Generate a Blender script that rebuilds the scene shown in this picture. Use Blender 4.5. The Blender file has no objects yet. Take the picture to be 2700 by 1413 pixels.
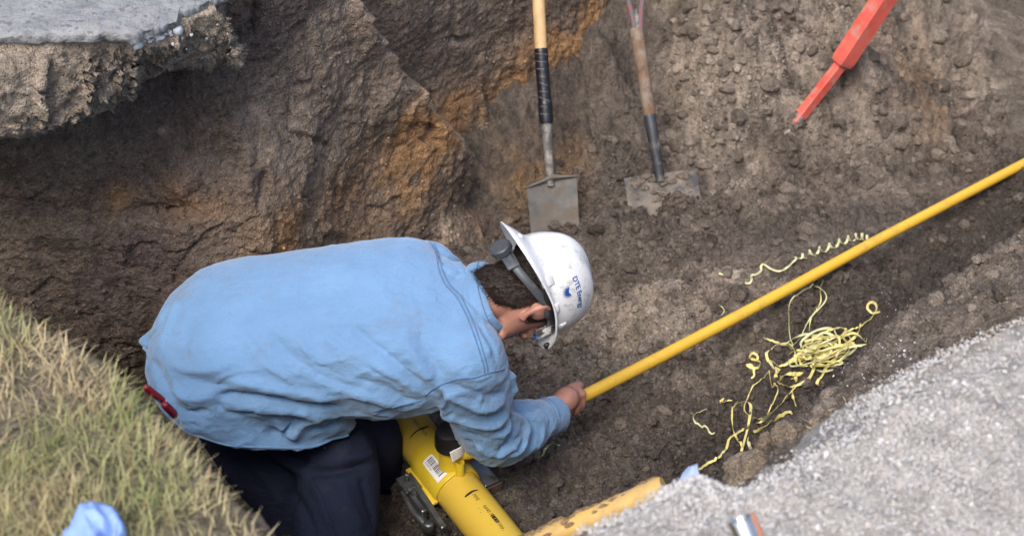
import bpy, bmesh, math, random
import numpy as np
from mathutils import Vector, Matrix
from mathutils.bvhtree import BVHTree

# ------------------------------------------------------------------ camera, world, sun, exposure
scene = bpy.context.scene
COL = scene.collection
CAM_H, PITCH, FPX = 3.1, math.radians(38.0), 4155.0        # camera height over the trench floor; focal length for a 2700 px frame
cam_data = bpy.data.cameras.new('camera')
cam = bpy.data.objects.new('camera', cam_data)
COL.objects.link(cam)
cam.location = (0, 0, CAM_H)
cam.rotation_euler = (math.pi / 2 - PITCH, 0, 0)
cam_data.sensor_width = 36.0
cam_data.lens = FPX / 2700.0 * 36.0
cam_data.clip_start = 0.05
cam_data.clip_end = 500.0
cam_data.dof.use_dof = True
cam_data.dof.focus_distance = 3.84
cam_data.dof.aperture_fstop = 4.2
scene.camera = cam

SUN_EL, SUN_AZ = 56.0, 203.0          # azimuth measured from +Y (away from the camera) towards +X
world = bpy.data.worlds.new('World')
scene.world = world
world.use_nodes = True
wn = world.node_tree.nodes
sky = wn.new('ShaderNodeTexSky')
sky.sky_type = 'NISHITA'
sky.sun_disc = False
sky.sun_elevation = math.radians(SUN_EL)
sky.sun_rotation = math.radians(SUN_AZ)
sky.air_density = 1.0
sky.dust_density = 4.0
sky.ozone_density = 1.0
world.node_tree.links.new(sky.outputs[0], wn['Background'].inputs[0])
wn['Background'].inputs[1].default_value = 0.15

sun_d = bpy.data.lights.new('sun', 'SUN')
sun_d.energy = 1.35
sun_d.angle = math.radians(28)
sun_d.color = (1.0, 0.96, 0.9)
sun = bpy.data.objects.new('sun', sun_d)
COL.objects.link(sun)
_el, _az = math.radians(SUN_EL), math.radians(SUN_AZ)
_sd = Vector((math.sin(_az) * math.cos(_el), math.cos(_az) * math.cos(_el), math.sin(_el)))
sun.rotation_euler = _sd.to_track_quat('Z', 'Y').to_euler()
sun.location = (0, 3, 8)

scene.view_settings.view_transform = 'Standard'
scene.view_settings.look = 'None'
scene.view_settings.exposure = 0.95
scene.view_settings.gamma = 1.0
scene.view_settings.use_curve_mapping = False
scene.render.engine = 'CYCLES'
scene.cycles.use_denoising = True
scene.cycles.max_bounces = 6
scene.cycles.diffuse_bounces = 3
scene.cycles.glossy_bounces = 3
scene.cycles.transparent_max_bounces = 8
scene.cycles.transmission_bounces = 6

# ------------------------------------------------------------------ geometry of the view (used to survey the place)
CAM_R = np.array([1.0, 0, 0])
CAM_D = np.array([0, math.cos(PITCH), -math.sin(PITCH)])
CAM_U = np.array([0, math.sin(PITCH), math.cos(PITCH)])
CAM_O = np.array([0, 0, CAM_H])

def ray_dir(px, py):
    return CAM_D + CAM_R * ((px - 1350.0) / FPX) + CAM_U * ((706.5 - py) / FPX)
def P(px, py, d):
    return Vector(CAM_O + ray_dir(px, py) * d)
def PZ(px, py, z):
    r = ray_dir(px, py)
    return Vector(CAM_O + r * ((z - CAM_H) / r[2]))
def proj(v):
    q = np.array(v, float) - CAM_O
    d = q @ CAM_D
    return np.array([1350 + FPX * (q @ CAM_R) / d, 706.5 - FPX * (q @ CAM_U) / d, d])
def unit(v):
    v = Vector(v); v.normalize(); return v
def lerp(a, b, t):
    return a + (b - a) * t
def sstep(a, b, x):
    t = np.clip((x - a) / (b - a), 0, 1)
    return t * t * (3 - 2 * t)

# ------------------------------------------------------------------ noise in numpy
_rs = np.random.RandomState(11)
_perm = _rs.permutation(4096)
_val = _rs.rand(4096) * 2 - 1
def vnoise2(x, y, seed=0):
    xi = np.floor(x).astype(np.int64); yi = np.floor(y).astype(np.int64)
    xf = x - xi; yf = y - yi
    u = xf * xf * xf * (xf * (xf * 6 - 15) + 10); v = yf * yf * yf * (yf * (yf * 6 - 15) + 10)
    def h(a, b):
        return _val[_perm[(_perm[(a + seed * 131) & 4095] + b) & 4095]]
    return (h(xi, yi) * (1 - u) + h(xi + 1, yi) * u) * (1 - v) + (h(xi, yi + 1) * (1 - u) + h(xi + 1, yi + 1) * u) * v
def vnoise3(x, y, z, seed=0):
    xi = np.floor(x).astype(np.int64); yi = np.floor(y).astype(np.int64); zi = np.floor(z).astype(np.int64)
    xf = x - xi; yf = y - yi; zf = z - zi
    u = xf * xf * (3 - 2 * xf); v = yf * yf * (3 - 2 * yf); w = zf * zf * (3 - 2 * zf)
    def h(a, b, c):
        return _val[_perm[(_perm[(_perm[(a + seed * 131) & 4095] + b) & 4095] + c) & 4095]]
    def pl(c):
        return (h(xi, yi, c) * (1 - u) + h(xi + 1, yi, c) * u) * (1 - v) + (h(xi, yi + 1, c) * (1 - u) + h(xi + 1, yi + 1, c) * u) * v
    return pl(zi) * (1 - w) + pl(zi + 1) * w
def fbm2(x, y, f, octv=4, seed=0, gain=0.5):
    o = np.zeros_like(x); a = 1.0
    c, s = math.cos(0.6), math.sin(0.6)
    for i in range(octv):
        o += a * vnoise2(x * f + 17.3 * i, y * f - 9.1 * i, seed + i)
        x, y = c * x - s * y, s * x + c * y
        f *= 2.03; a *= gain
    return o
def fbm3(p, f, octv=4, seed=0, gain=0.5):
    o = np.zeros(len(p)); a = 1.0
    for i in range(octv):
        o += a * vnoise3(p[:, 0] * f + 3.1 * i, p[:, 1] * f + 7.7 * i, p[:, 2] * f - 5.3 * i, seed + i)
        f *= 2.03; a *= gain
    return o
def worley2(x, y, f, seed=0):
    x = x * f; y = y * f
    xi = np.floor(x).astype(np.int64); yi = np.floor(y).astype(np.int64)
    best = np.full(x.shape, 9.0); sec = np.full(x.shape, 9.0); idb = np.zeros(x.shape)
    for dx in (-1, 0, 1):
        for dy in (-1, 0, 1):
            k = _perm[(_perm[(xi + dx + seed * 71) & 4095] + yi + dy) & 4095]
            jx = xi + dx + 0.5 + 0.45 * _val[k]; jy = yi + dy + 0.5 + 0.45 * _val[(k * 7 + 13) & 4095]
            d = np.hypot(x - jx, y - jy)
            nb = d < best
            sec = np.where(nb, best, np.minimum(sec, d))
            idb = np.where(nb, _val[(k * 3 + 5) & 4095], idb)
            best = np.where(nb, d, best)
    return best, sec, idb

# ------------------------------------------------------------------ mesh and object helpers
def np_mesh(name, verts, faces, smooth=True):
    verts = np.asarray(verts, np.float32); faces = np.asarray(faces, np.int32)
    me = bpy.data.meshes.new(name)
    me.vertices.add(len(verts)); me.vertices.foreach_set('co', verts.ravel())
    k = faces.shape[1]
    me.loops.add(faces.size); me.loops.foreach_set('vertex_index', faces.ravel())
    me.polygons.add(len(faces))
    me.polygons.foreach_set('loop_start', np.arange(0, faces.size, k, dtype=np.int32))
    me.polygons.foreach_set('use_smooth', np.full(len(faces), smooth, bool))
    me.update(calc_edges=True)
    return me
def py_mesh(name, verts, faces, smooth=True):
    me = bpy.data.meshes.new(name)
    me.from_pydata([tuple(v) for v in verts], [], [tuple(f) for f in faces])
    me.polygons.foreach_set('use_smooth', [smooth] * len(me.polygons))
    me.update()
    return me
def set_col(me, cols, name='soil'):
    a = me.color_attributes.new(name, 'FLOAT_COLOR', 'POINT')
    c = np.ones((len(me.vertices), 4), np.float32); c[:, :3] = cols
    a.data.foreach_set('color', c.ravel())
def obj(name, me, m=None, parent=None, label=None, cat=None, group=None, kind=None):
    o = bpy.data.objects.new(name, me)
    COL.objects.link(o)
    if m is not None and me is not None:
        me.materials.clear(); me.materials.append(m)
    if parent is not None:
        o.parent = parent
        o.matrix_parent_inverse = Matrix.Translation(parent.location).inverted() if parent.type == 'EMPTY' else Matrix.Identity(4)
    if label: o['label'] = label
    if cat: o['category'] = cat
    if group: o['group'] = group
    if kind: o['kind'] = kind
    return o
def empty(name, loc, label=None, cat=None, group=None):
    o = bpy.data.objects.new(name, None)
    COL.objects.link(o); o.location = Vector(loc); o.empty_display_size = 0.05
    if label: o['label'] = label
    if cat: o['category'] = cat
    if group: o['group'] = group
    return o
def grid_faces(nu, nv, wrap_u=False, wrap_v=False):
    iu = np.arange(nu if wrap_u else nu - 1); iv = np.arange(nv if wrap_v else nv - 1)
    a, b = np.meshgrid(iu, iv, indexing='ij'); a = a.ravel(); b = b.ravel()
    a2 = (a + 1) % nu; b2 = (b + 1) % nv
    return np.stack([a * nv + b, a2 * nv + b, a2 * nv + b2, a * nv + b2], 1)

class MB:
    """collects closed shapes into one mesh"""
    def __init__(self): self.v = []; self.f = []
    def add(self, verts, faces):
        o = len(self.v); self.v += [Vector(v) for v in verts]; self.f += [tuple(i + o for i in f) for f in faces]
    def rings(self, rings, cap=True, wrap=False):
        n = len(rings[0]); o = len(self.v)
        for r in rings: self.v += [Vector(p) for p in r]
        m = len(rings)
        for i in range(m if wrap else m - 1):
            for j in range(n):
                a = o + i * n + j; b = o + i * n + (j + 1) % n
                i2 = (i + 1) % m
                c = o + i2 * n + (j + 1) % n; d = o + i2 * n + j
                self.f.append((a, b, c, d))
        if cap and not wrap:
            self.f.append(tuple(o + j for j in range(n))[::-1])
            self.f.append(tuple(o + (m - 1) * n + j for j in range(n)))
    def tube(self, pts, radii, n=16, round_ends=False, up=None, squash=None):
        pts = [Vector(p) for p in pts]
        if not hasattr(radii, '__len__'): radii = [radii] * len(pts)
        radii = list(radii)
        if round_ends:
            t0 = unit(pts[0] - pts[1]); t1 = unit(pts[-1] - pts[-2])
            r0, r1 = radii[0], radii[-1]
            pre = [(pts[0] + t0 * r0 * math.sin(a), r0 * math.cos(a)) for a in (1.5, 1.2, 0.8, 0.4)]
            post = [(pts[-1] + t1 * r1 * math.sin(a), r1 * math.cos(a)) for a in (0.4, 0.8, 1.2, 1.5)]
            pts = [p for p, _ in pre] + pts + [p for p, _ in post]
            radii = [max(r, 1e-4) for _, r in pre] + radii + [max(r, 1e-4) for _, r in post]
        rings = []
        prev = None
        for i, p in enumerate(pts):
            t = (pts[min(i + 1, len(pts) - 1)] - pts[max(i - 1, 0)])
            t = unit(t)
            if prev is None:
                a = Vector(up) if up is not None else (Vector((0, 0, 1)) if abs(t.z) < 0.9 else Vector((1, 0, 0)))
            else: a = prev
            a = unit(a - t * a.dot(t)); prev = a
            b = t.cross(a)
            s = 1.0 if squash is None else squash
            rings.append([p + (a * math.cos(k * 2 * math.pi / n) * s + b * math.sin(k * 2 * math.pi / n)) * radii[i] for k in range(n)])
        self.rings(rings)
    def box(self, c, ax, ay, az, bevel=0.0):
        """box with half-vectors ax, ay, az; bevel cuts the edges parallel to az and the rims"""
        c, ax, ay, az = Vector(c), Vector(ax), Vector(ay), Vector(az)
        lx, ly, lz = ax.length, ay.length, az.length
        if bevel <= 0:
            vs = [c + ax * i + ay * j + az * k for k in (-1, 1) for i, j in ((-1, -1), (1, -1), (1, 1), (-1, 1))]
            self.add(vs, [(3, 2, 1, 0), (4, 5, 6, 7), (0, 1, 5, 4), (1, 2, 6, 5), (2, 3, 7, 6), (3, 0, 4, 7)])
            return
        b = min(bevel, 0.45 * min(lx, ly, lz))
        def ring(inset, w):
            x, y = lx - inset, ly - inset
            pts = [(-x + b, -y), (x - b, -y), (x, -y + b), (x, y - b), (x - b, y), (-x + b, y), (-x, y - b), (-x, -y + b)]
            return [c + ax / lx * p + ay / ly * q + az / lz * w for p, q in pts]
        self.rings([ring(b, -lz), ring(0, -lz + b), ring(0, lz - b), ring(b, lz)])
    def lathe(self, o, axis, profile, n=24, ref=None):
        """profile: list of (radius, height along axis); closed by caps"""
        o = Vector(o); t = unit(axis)
        a = Vector(ref) if ref is not None else (Vector((0, 0, 1)) if abs(t.z) < 0.9 else Vector((1, 0, 0)))
        a = unit(a - t * a.dot(t)); b = t.cross(a)
        self.rings([[o + t * h + (a * math.cos(k * 2 * math.pi / n) + b * math.sin(k * 2 * math.pi / n)) * max(r, 1e-5) for k in range(n)] for r, h in profile])
    def mesh(self, name, smooth=True):
        return py_mesh(name, self.v, self.f, smooth)

def auto_smooth(o, ang=35):
    me = o.data
    me.set_sharp_from_angle(angle=math.radians(ang))

def remesh_np(mb, voxel, smooth=4):
    """union of closed shapes -> (verts, faces) by voxel remesh, then relaxed"""
    me = mb.mesh('tmp'); o = bpy.data.objects.new('tmp', me); COL.objects.link(o)
    md = o.modifiers.new('r', 'REMESH'); md.mode = 'VOXEL'; md.voxel_size = voxel
    dg = bpy.context.evaluated_depsgraph_get()
    ev = o.evaluated_get(dg); m2 = ev.to_mesh()
    n = len(m2.vertices); v = np.empty(n * 3, np.float32); m2.vertices.foreach_get('co', v); v = v.reshape(-1, 3).astype(float)
    nl = len(m2.loops); li = np.empty(nl, np.int32); m2.loops.foreach_get('vertex_index', li)
    f = li.reshape(-1, 4)
    ev.to_mesh_clear()
    bpy.data.objects.remove(o); bpy.data.meshes.remove(me)
    return relax(v, f, smooth), f
def relax(v, f, it, lam=0.6):
    n = len(v)
    e0 = np.concatenate([f[:, k] for k in range(f.shape[1])]); e1 = np.concatenate([f[:, (k + 1) % f.shape[1]] for k in range(f.shape[1])])
    cnt = np.bincount(e0, minlength=n) + np.bincount(e1, minlength=n)
    cnt = np.maximum(cnt, 1)
    for _ in range(it):
        s = np.zeros_like(v)
        for k in range(3):
            s[:, k] = np.bincount(e0, v[e1, k], n) + np.bincount(e1, v[e0, k], n)
        v = v + (s / cnt[:, None] - v) * lam
    return v
def normals_np(v, f):
    a = v[f[:, 0]]; b = v[f[:, 1]]; c = v[f[:, 2]]; d = v[f[:, -1]]
    fn = np.cross(c - a, d - b) if f.shape[1] == 4 else np.cross(b - a, c - a)
    n = np.zeros_like(v)
    for k in range(f.shape[1]):
        for q in range(3):
            n[:, q] += np.bincount(f[:, k], fn[:, q], len(v))
    l = np.linalg.norm(n, axis=1); l[l == 0] = 1
    return n / l[:, None]
def bvh_of(v, f):
    return BVHTree.FromPolygons([tuple(p) for p in v.tolist()], f.tolist())
def cast(bvh, px, py):
    r = Vector(ray_dir(px, py)); L = r.length
    h = bvh.ray_cast(Vector(CAM_O), r / L)
    return (h[0], h[1]) if h[0] is not None else (None, None)
def spline(pts, n):
    """Catmull-Rom through points"""
    pts = [np.array(p, float) for p in pts]
    if len(pts) == 2:
        return np.array([pts[0] + (pts[1] - pts[0]) * t for t in np.linspace(0, 1, n)])
    q = [2 * pts[0] - pts[1]] + pts + [2 * pts[-1] - pts[-2]]
    out = []
    m = len(pts) - 1
    for t in np.linspace(0, m - 1e-6, n):
        i = int(t); u = t - i
        a, b, c, d = q[i], q[i + 1], q[i + 2], q[i + 3]
        out.append(0.5 * ((2 * b) + (c - a) * u + (2 * a - 5 * b + 4 * c - d) * u * u + (3 * b - a - 3 * c + d) * u ** 3))
    return np.array(out)
def seg_dist(v, line):
    """distance of every vertex to a polyline, with the running parameter 0..1 of the nearest point"""
    best = np.full(len(v), 1e9); par = np.zeros(len(v))
    m = len(line) - 1
    for i in range(m):
        a = line[i]; ab = line[i + 1] - a; L2 = max(ab @ ab, 1e-12)
        t = np.clip(((v - a) @ ab) / L2, 0, 1)
        d = np.linalg.norm(v - (a + t[:, None] * ab), axis=1)
        m_ = d < best
        best = np.where(m_, d, best); par = np.where(m_, (i + t) / m, par)
    return best, par
def strokes(v, f, items, bvh=None):
    """press or raise folds: items (list of px points, width, amount); the line is first laid on the surface"""
    bvh = bvh or bvh_of(v, f)
    nrm = normals_np(v, f)
    disp = np.zeros(len(v))
    for pts, w, amp in items:
        px = spline([(p[0], p[1]) for p in pts], max(6, 5 * (len(pts) - 1)))
        line = [np.array(h) for h, n in (cast(bvh, x, y) for x, y in px) if h is not None]
        if len(line) < 2: continue
        line = np.array(line)
        lo = line.min(0) - 3 * w; hi = line.max(0) + 3 * w
        sel = np.where(np.all((v > lo) & (v < hi), axis=1))[0]
        if not len(sel): continue
        d, t = seg_dist(v[sel], line)
        taper = np.clip(np.minimum(t, 1 - t) * 5 + 0.15, 0, 1)
        disp[sel] += amp * taper * np.exp(-(d / w) ** 2)
    return v + nrm * disp[:, None]

# ------------------------------------------------------------------ materials
def mat(name):
    m = bpy.data.materials.new(name); m.use_nodes = True
    nt = m.node_tree; return m, nt, nt.nodes['Principled BSDF']
def nd(nt, t, **kw):
    n = nt.nodes.new(t)
    for k, v in kw.items():
        if k.startswith('i_'): n.inputs[k[2:].replace('_', ' ')].default_value = v
        else: setattr(n, k, v)
    return n
def noise_fac(nt, scale, detail=4.0, rough=0.55, lo=0.3, hi=0.7, coord='Object', stretch=None):
    tc = nd(nt, 'ShaderNodeTexCoord')
    src = tc.outputs[coord]
    if stretch:
        mp = nd(nt, 'ShaderNodeMapping'); mp.inputs['Scale'].default_value = stretch
        nt.links.new(src, mp.inputs[0]); src = mp.outputs[0]
    n = nd(nt, 'ShaderNodeTexNoise'); n.inputs['Scale'].default_value = scale; n.inputs['Detail'].default_value = detail; n.inputs['Roughness'].default_value = rough
    nt.links.new(src, n.inputs['Vector'])
    r = nd(nt, 'ShaderNodeMapRange'); r.inputs['From Min'].default_value = lo; r.inputs['From Max'].default_value = hi
    nt.links.new(n.outputs['Fac'], r.inputs['Value'])
    return r.outputs[0]
def mixc(nt, fac, a, b, mode='MIX'):
    m = nd(nt, 'ShaderNodeMix', data_type='RGBA', blend_type=mode)
    for sock, val in ((m.inputs[0], fac), (m.inputs[6], a), (m.inputs[7], b)):
        if hasattr(val, 'default_value') or hasattr(val, 'links'): nt.links.new(val, sock)
        elif isinstance(val, (int, float)): sock.default_value = val
        else: sock.default_value = (*val, 1) if len(val) == 3 else val
    return m.outputs[2]
def bump(nt, b, height, strength=0.5, dist=0.01, prev=None):
    n = nd(nt, 'ShaderNodeBump'); n.inputs['Strength'].default_value = strength; n.inputs['Distance'].default_value = dist
    nt.links.new(height, n.inputs['Height'])
    if prev is not None: nt.links.new(prev, n.inputs['Normal'])
    nt.links.new(n.outputs[0], b.inputs['Normal'])
    return n.outputs[0]
def mulf(nt, f, k):
    m = nd(nt, 'ShaderNodeMath', operation='MULTIPLY'); nt.links.new(f, m.inputs[0]); m.inputs[1].default_value = k
    return m.outputs[0]

def soil_mat(name, rough=0.95, fine=260, bstr=0.7):
    m, nt, b = mat(name)
    at = nd(nt, 'ShaderNodeAttribute', attribute_name='soil')
    f1 = noise_fac(nt, fine, 2, 0.65, 0.25, 0.75)
    f2 = noise_fac(nt, fine * 0.22, 3, 0.6, 0.3, 0.7)
    c = mixc(nt, f1, at.outputs['Color'], (0.48, 0.46, 0.45), 'MULTIPLY')
    c2 = mixc(nt, mulf(nt, f2, 0.7), c, (1.6, 1.55, 1.5), 'MULTIPLY')
    nt.links.new(c2, b.inputs['Base Color'])
    b.inputs['Roughness'].default_value = rough
    b.inputs['Specular IOR Level'].default_value = 0.15
    p = bump(nt, b, f2, bstr, 0.012)
    bump(nt, b, f1, bstr, 0.004, p)
    return m
def plain(name, col, rough=0.5, metal=0.0, var=0.15, scale=40, spec=0.5, dirt=None, dirt_amt=0.5, dirt_scale=14, bstr=0.0, stretch=None, coat=0.0):
    m, nt, b = mat(name)
    f = noise_fac(nt, scale, 4, 0.6, 0.3, 0.7, stretch=stretch)
    dark = tuple(x * (1 - var) for x in col); light = tuple(min(1, x * (1 + var * 0.6)) for x in col)
    c = mixc(nt, f, dark, light)
    if dirt is not None:
        g = noise_fac(nt, dirt_scale, 6, 0.7, 0.62 - 0.25 * dirt_amt, 0.82 - 0.25 * dirt_amt)
        c = mixc(nt, g, c, dirt)
        rr = nd(nt, 'ShaderNodeMapRange'); rr.inputs['To Min'].default_value = rough; rr.inputs['To Max'].default_value = 0.9
        nt.links.new(g, rr.inputs['Value']); nt.links.new(rr.outputs[0], b.inputs['Roughness'])
    else:
        b.inputs['Roughness'].default_value = rough
    nt.links.new(c, b.inputs['Base Color'])
    b.inputs['Metallic'].default_value = metal
    b.inputs['Specular IOR Level'].default_value = spec
    b.inputs['Coat Weight'].default_value = coat
    if bstr: bump(nt, b, f, bstr, 0.002)
    return m
# ================================================================== THE PIT: ground, banks, wall, crust
G = 1.40                                                     # level of the ground round the pit (trench floor is about 0)
NEAR = np.array([  # crest of the near side: x, y, z of the crest, slope below it
    (-4.0, 3.3, G, 3.0), (-2.4, 2.75, G, 3.0), (-1.6, 2.45, G, 3.0), (-1.0, 2.18, G, 3.0), (-0.653, 1.92, G, 3.0), (-0.354, 1.55, G, 2.6),
    (-0.2, 1.42, G, 1.9), (0.0, 1.46, G, 1.3), (0.19, 1.58, 1.37, 1.22), (0.29, 1.69, 1.27, 1.4), (0.379, 1.83, 1.155, 1.8),
    (0.51, 2.07, 1.06, 2.1), (0.618, 2.27, 1.00, 2.1), (0.71, 2.43, 0.95, 2.0), (0.88, 2.70, 0.85, 2.0), (1.27, 3.17, 0.72, 2.0),
    (2.0, 3.9, 0.8, 2.2), (4.5, 6.4, 0.8, 2.2)])
FOOT = np.array([(-4.0, 4.2), (-0.1, 4.06), (0.2, 4.10), (0.46, 4.14), (0.92, 4.17), (1.3, 4.36), (2.0, 5.0), (4.5, 7.2)])

def line_dist(x, y, pl):
    best = np.full(x.shape, 1e9); par = np.zeros(x.shape)
    for i in range(len(pl) - 1):
        ax, ay = pl[i, :2]; bx, by = pl[i + 1, :2]
        dx, dy = bx - ax, by - ay
        t = np.clip(((x - ax) * dx + (y - ay) * dy) / (dx * dx + dy * dy), 0, 1)
        d = np.hypot(x - ax - t * dx, y - ay - t * dy)
        m = d < best
        best = np.where(m, d, best); par = np.where(m, i + t, par)
    return best, par
def gaus(x, y, cx, cy, sx, sy, a=0.0):
    c, s = math.cos(a), math.sin(a)
    u = (x - cx) * c + (y - cy) * s; v = -(x - cx) * s + (y - cy) * c
    return np.exp(-(u / sx) ** 2 - (v / sy) ** 2)
def smax(a, b, k):
    h = np.clip(0.5 + 0.5 * (a - b) / k, 0, 1)
    return b + (a - b) * h + k * h * (1 - h)

def height(x, y, detail=True):
    dn, pn = line_dist(x, y, NEAR)
    idx = np.arange(len(NEAR))
    zc = np.interp(pn, idx, NEAR[:, 2]); sl = np.interp(pn, idx, NEAR[:, 3])
    inside = y > np.interp(x, NEAR[:, 0], NEAR[:, 1])
    wob = 0.06 * fbm2(x, y, 3.0, 3, 5)
    bank = zc - sl * np.maximum(dn + wob * sstep(0.05, 0.3, dn), 0)
    bank = np.where(inside, bank, np.minimum(G, zc + 0.62 * dn))
    floor = 0.08 + 0.035 * fbm2(x, y, 2.2, 3, 21)
    floor = floor + 0.17 * gaus(x, y, 0.50, 3.58, 0.30, 0.20, 0.55) + 0.05 * gaus(x, y, 0.22, 3.30, 0.16, 0.2)
    floor = floor - 0.09 * gaus(x, y, 0.30, 3.42, 0.05, 0.14, -0.5)
    floor = floor + 0.09 * gaus(x, y, -0.15, 2.85, 0.40, 0.30) + 0.06 * gaus(x, y, 0.26, 2.98, 0.12, 0.1)
    floor = floor + 0.10 * gaus(x, y, 0.02, 2.50, 0.07, 0.06)
    floor = floor + 0.10 * gaus(x, y, -0.25, 3.75, 0.3, 0.2)
    floor = floor + 0.07 * gaus(x, y, 0.33, 4.02, 0.13, 0.07)
    df, pf = line_dist(x, y, FOOT)
    beyond = y > np.interp(x, FOOT[:, 0], FOOT[:, 1])
    tal = np.where(beyond, df, -df)
    tal = tal + 0.10 * fbm2(x, y, 2.6, 3, 33)
    talus = 0.04 + 0.80 * tal + 0.25 * np.maximum(tal - 0.35, 0)
    talus = talus + 0.10 * gaus(x, y, 1.18, 4.62, 0.32, 0.07, -0.25) + 0.07 * gaus(x, y, 0.75, 4.45, 0.12, 0.1)
    talus = talus - 0.08 * gaus(x, y, 0.82, 4.28, 0.06, 0.09)
    talus = np.minimum(talus, G)
    h = smax(floor, talus, 0.10)
    h = np.where(inside, smax(bank, h, 0.06), bank)
    if not detail: return h
    pit = sstep(0.0, 0.05, G - h)
    # roughness varies: the scraped bank and the trodden band are smoother than the tipped soil
    smooth_band = np.clip(gaus(x, y, 1.05, 4.02, 0.55, 0.16, 0.45) + gaus(x, y, 0.7, 2.05, 0.5, 0.28, 0.9) + 0.5 * gaus(x, y, 0.2, 3.05, 0.14, 0.12), 0, 1)
    rough = 1 - 0.72 * smooth_band
    d = 0.030 * fbm2(x, y, 7, 3, 41) * (0.45 + 0.55 * rough)
    def dome(fq, seed, amp, thr):
        ww, _, idd = worley2(x + 0.35 / fq * fbm2(x, y, fq * 1.1, 2, seed + 3), y + 0.35 / fq * fbm2(x, y, fq * 1.1, 2, seed + 9), fq, seed)
        return amp * np.clip(0.35 + 0.65 * idd, 0.1, 1) * np.sqrt(np.clip(1 - (ww / 0.62) ** 2, 0, 1)) * (idd > thr)
    lum = sstep(-0.55, 0.35, fbm2(x, y, 4.0, 2, 53)) * rough
    d += dome(13, 211, 0.030, 0.25) * lum + dome(26, 223, 0.017, -0.1) * (0.25 + 0.75 * lum) + dome(52, 237, 0.0095, -0.3) * (0.3 + 0.7 * rough)
    w1, w1b, _ = worley2(x + 0.02 * fbm2(x, y, 20, 2, 3), y + 0.02 * fbm2(x, y, 20, 2, 4), 16, 1)
    d += 0.016 * rough * (0.55 - w1) * sstep(-0.3, 0.4, fbm2(x, y, 5, 2, 51))
    w2, _, _ = worley2(x + 0.008 * fbm2(x, y, 60, 2, 8), y + 0.008 * fbm2(x, y, 60, 2, 9), 42, 2)
    d += 0.012 * rough * (0.5 - w2)
    d += 0.009 * fbm2(x, y, 38, 3, 61) * rough
    w3, _, _ = worley2(x, y, 95, 3)
    d += 0.0055 * (0.5 - w3) * (0.3 + 0.7 * rough) + 0.0030 * vnoise2(x * 130, y * 130, 7) * (0.35 + 0.65 * rough)
    return h + d * (0.12 + 0.88 * pit)

# ---- soil colours (real soil tones: dark topsoil, doubling as painted crevice shade, grey-brown fill, dry crumb, ochre subsoil)
C_MID = np.array([0.170, 0.143, 0.121]); C_DARK = np.array([0.078, 0.067, 0.062]); C_DRY = np.array([0.330, 0.284, 0.236]); C_OCH = np.array([0.30, 0.165, 0.062]); C_GREY = np.array([0.24, 0.215, 0.185])
def mix_rows(base, col, f):
    return base + (col - base) * f[:, None]

GX = np.concatenate([np.linspace(-4, -1.6, 25)[:-1], np.linspace(-1.6, -0.75, 80)[:-1], np.arange(-0.75, 1.75, 0.0054), np.linspace(1.75, 4.2, 46)])
GY = np.concatenate([np.linspace(-0.6, 1.3, 20)[:-1], np.arange(1.3, 4.2, 0.0058), np.arange(4.2, 5.5, 0.0068), np.linspace(5.5, 7.6, 36)])
gx, gy = np.meshgrid(GX, GY, indexing='ij')
gz = height(gx, gy)

# ---- survey of the wall: a plan line, heights, and how far each point stands back
WALL = spline([(-3.4, 3.22, 0), (-2.2, 3.24, 0), (-1.4, 3.22, 0), (-0.95, 3.25, 0), (-0.74, 3.30, 0), (-0.60, 3.42, 0), (-0.44, 3.64, 0), (-0.25, 3.88, 0), (-0.08, 4.08, 0),
               (0.10, 4.24, 0), (0.30, 4.38, 0), (0.46, 4.55, 0), (0.60, 4.78, 0), (0.85, 5.05, 0), (1.3, 5.5, 0)], 260)[:, :2]
_ws = np.concatenate([[0], np.cumsum(np.hypot(*np.diff(WALL, axis=0).T))])
def wall_xy(s):
    return np.interp(s, _ws, WALL[:, 0]), np.interp(s, _ws, WALL[:, 1])
def ray_wall(px, py):
    r = ray_dir(px, py)
    best = None
    for i in range(len(WALL) - 1):
        a, b = WALL[i], WALL[i + 1]
        e = b - a
        den = r[0] * e[1] - r[1] * e[0]
        if abs(den) < 1e-9: continue
        t = (a[0] * e[1] - a[1] * e[0]) / den
        u = (a[0] * r[1] - a[1] * r[0]) / den
        if 0 <= u <= 1 and t > 0 and (best is None or t < best[0]):
            best = (t, _ws[i] + u * (_ws[i + 1] - _ws[i]), CAM_H + t * r[2])
    return best[1], best[2]
# the flaked edge where the wall steps back, and the hollow under the crust
_edge = sorted([(z, s) for s, z in (ray_wall(*p) for p in ((980, 0), (1040, 95), (1095, 190), (1135, 265), (1190, 330), (1268, 398)))])
_ez = np.array([e[0] for e in _edge]); _es = np.array([e[1] for e in _edge])
S_CRUST = ray_wall(632, 260)[0]

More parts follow.
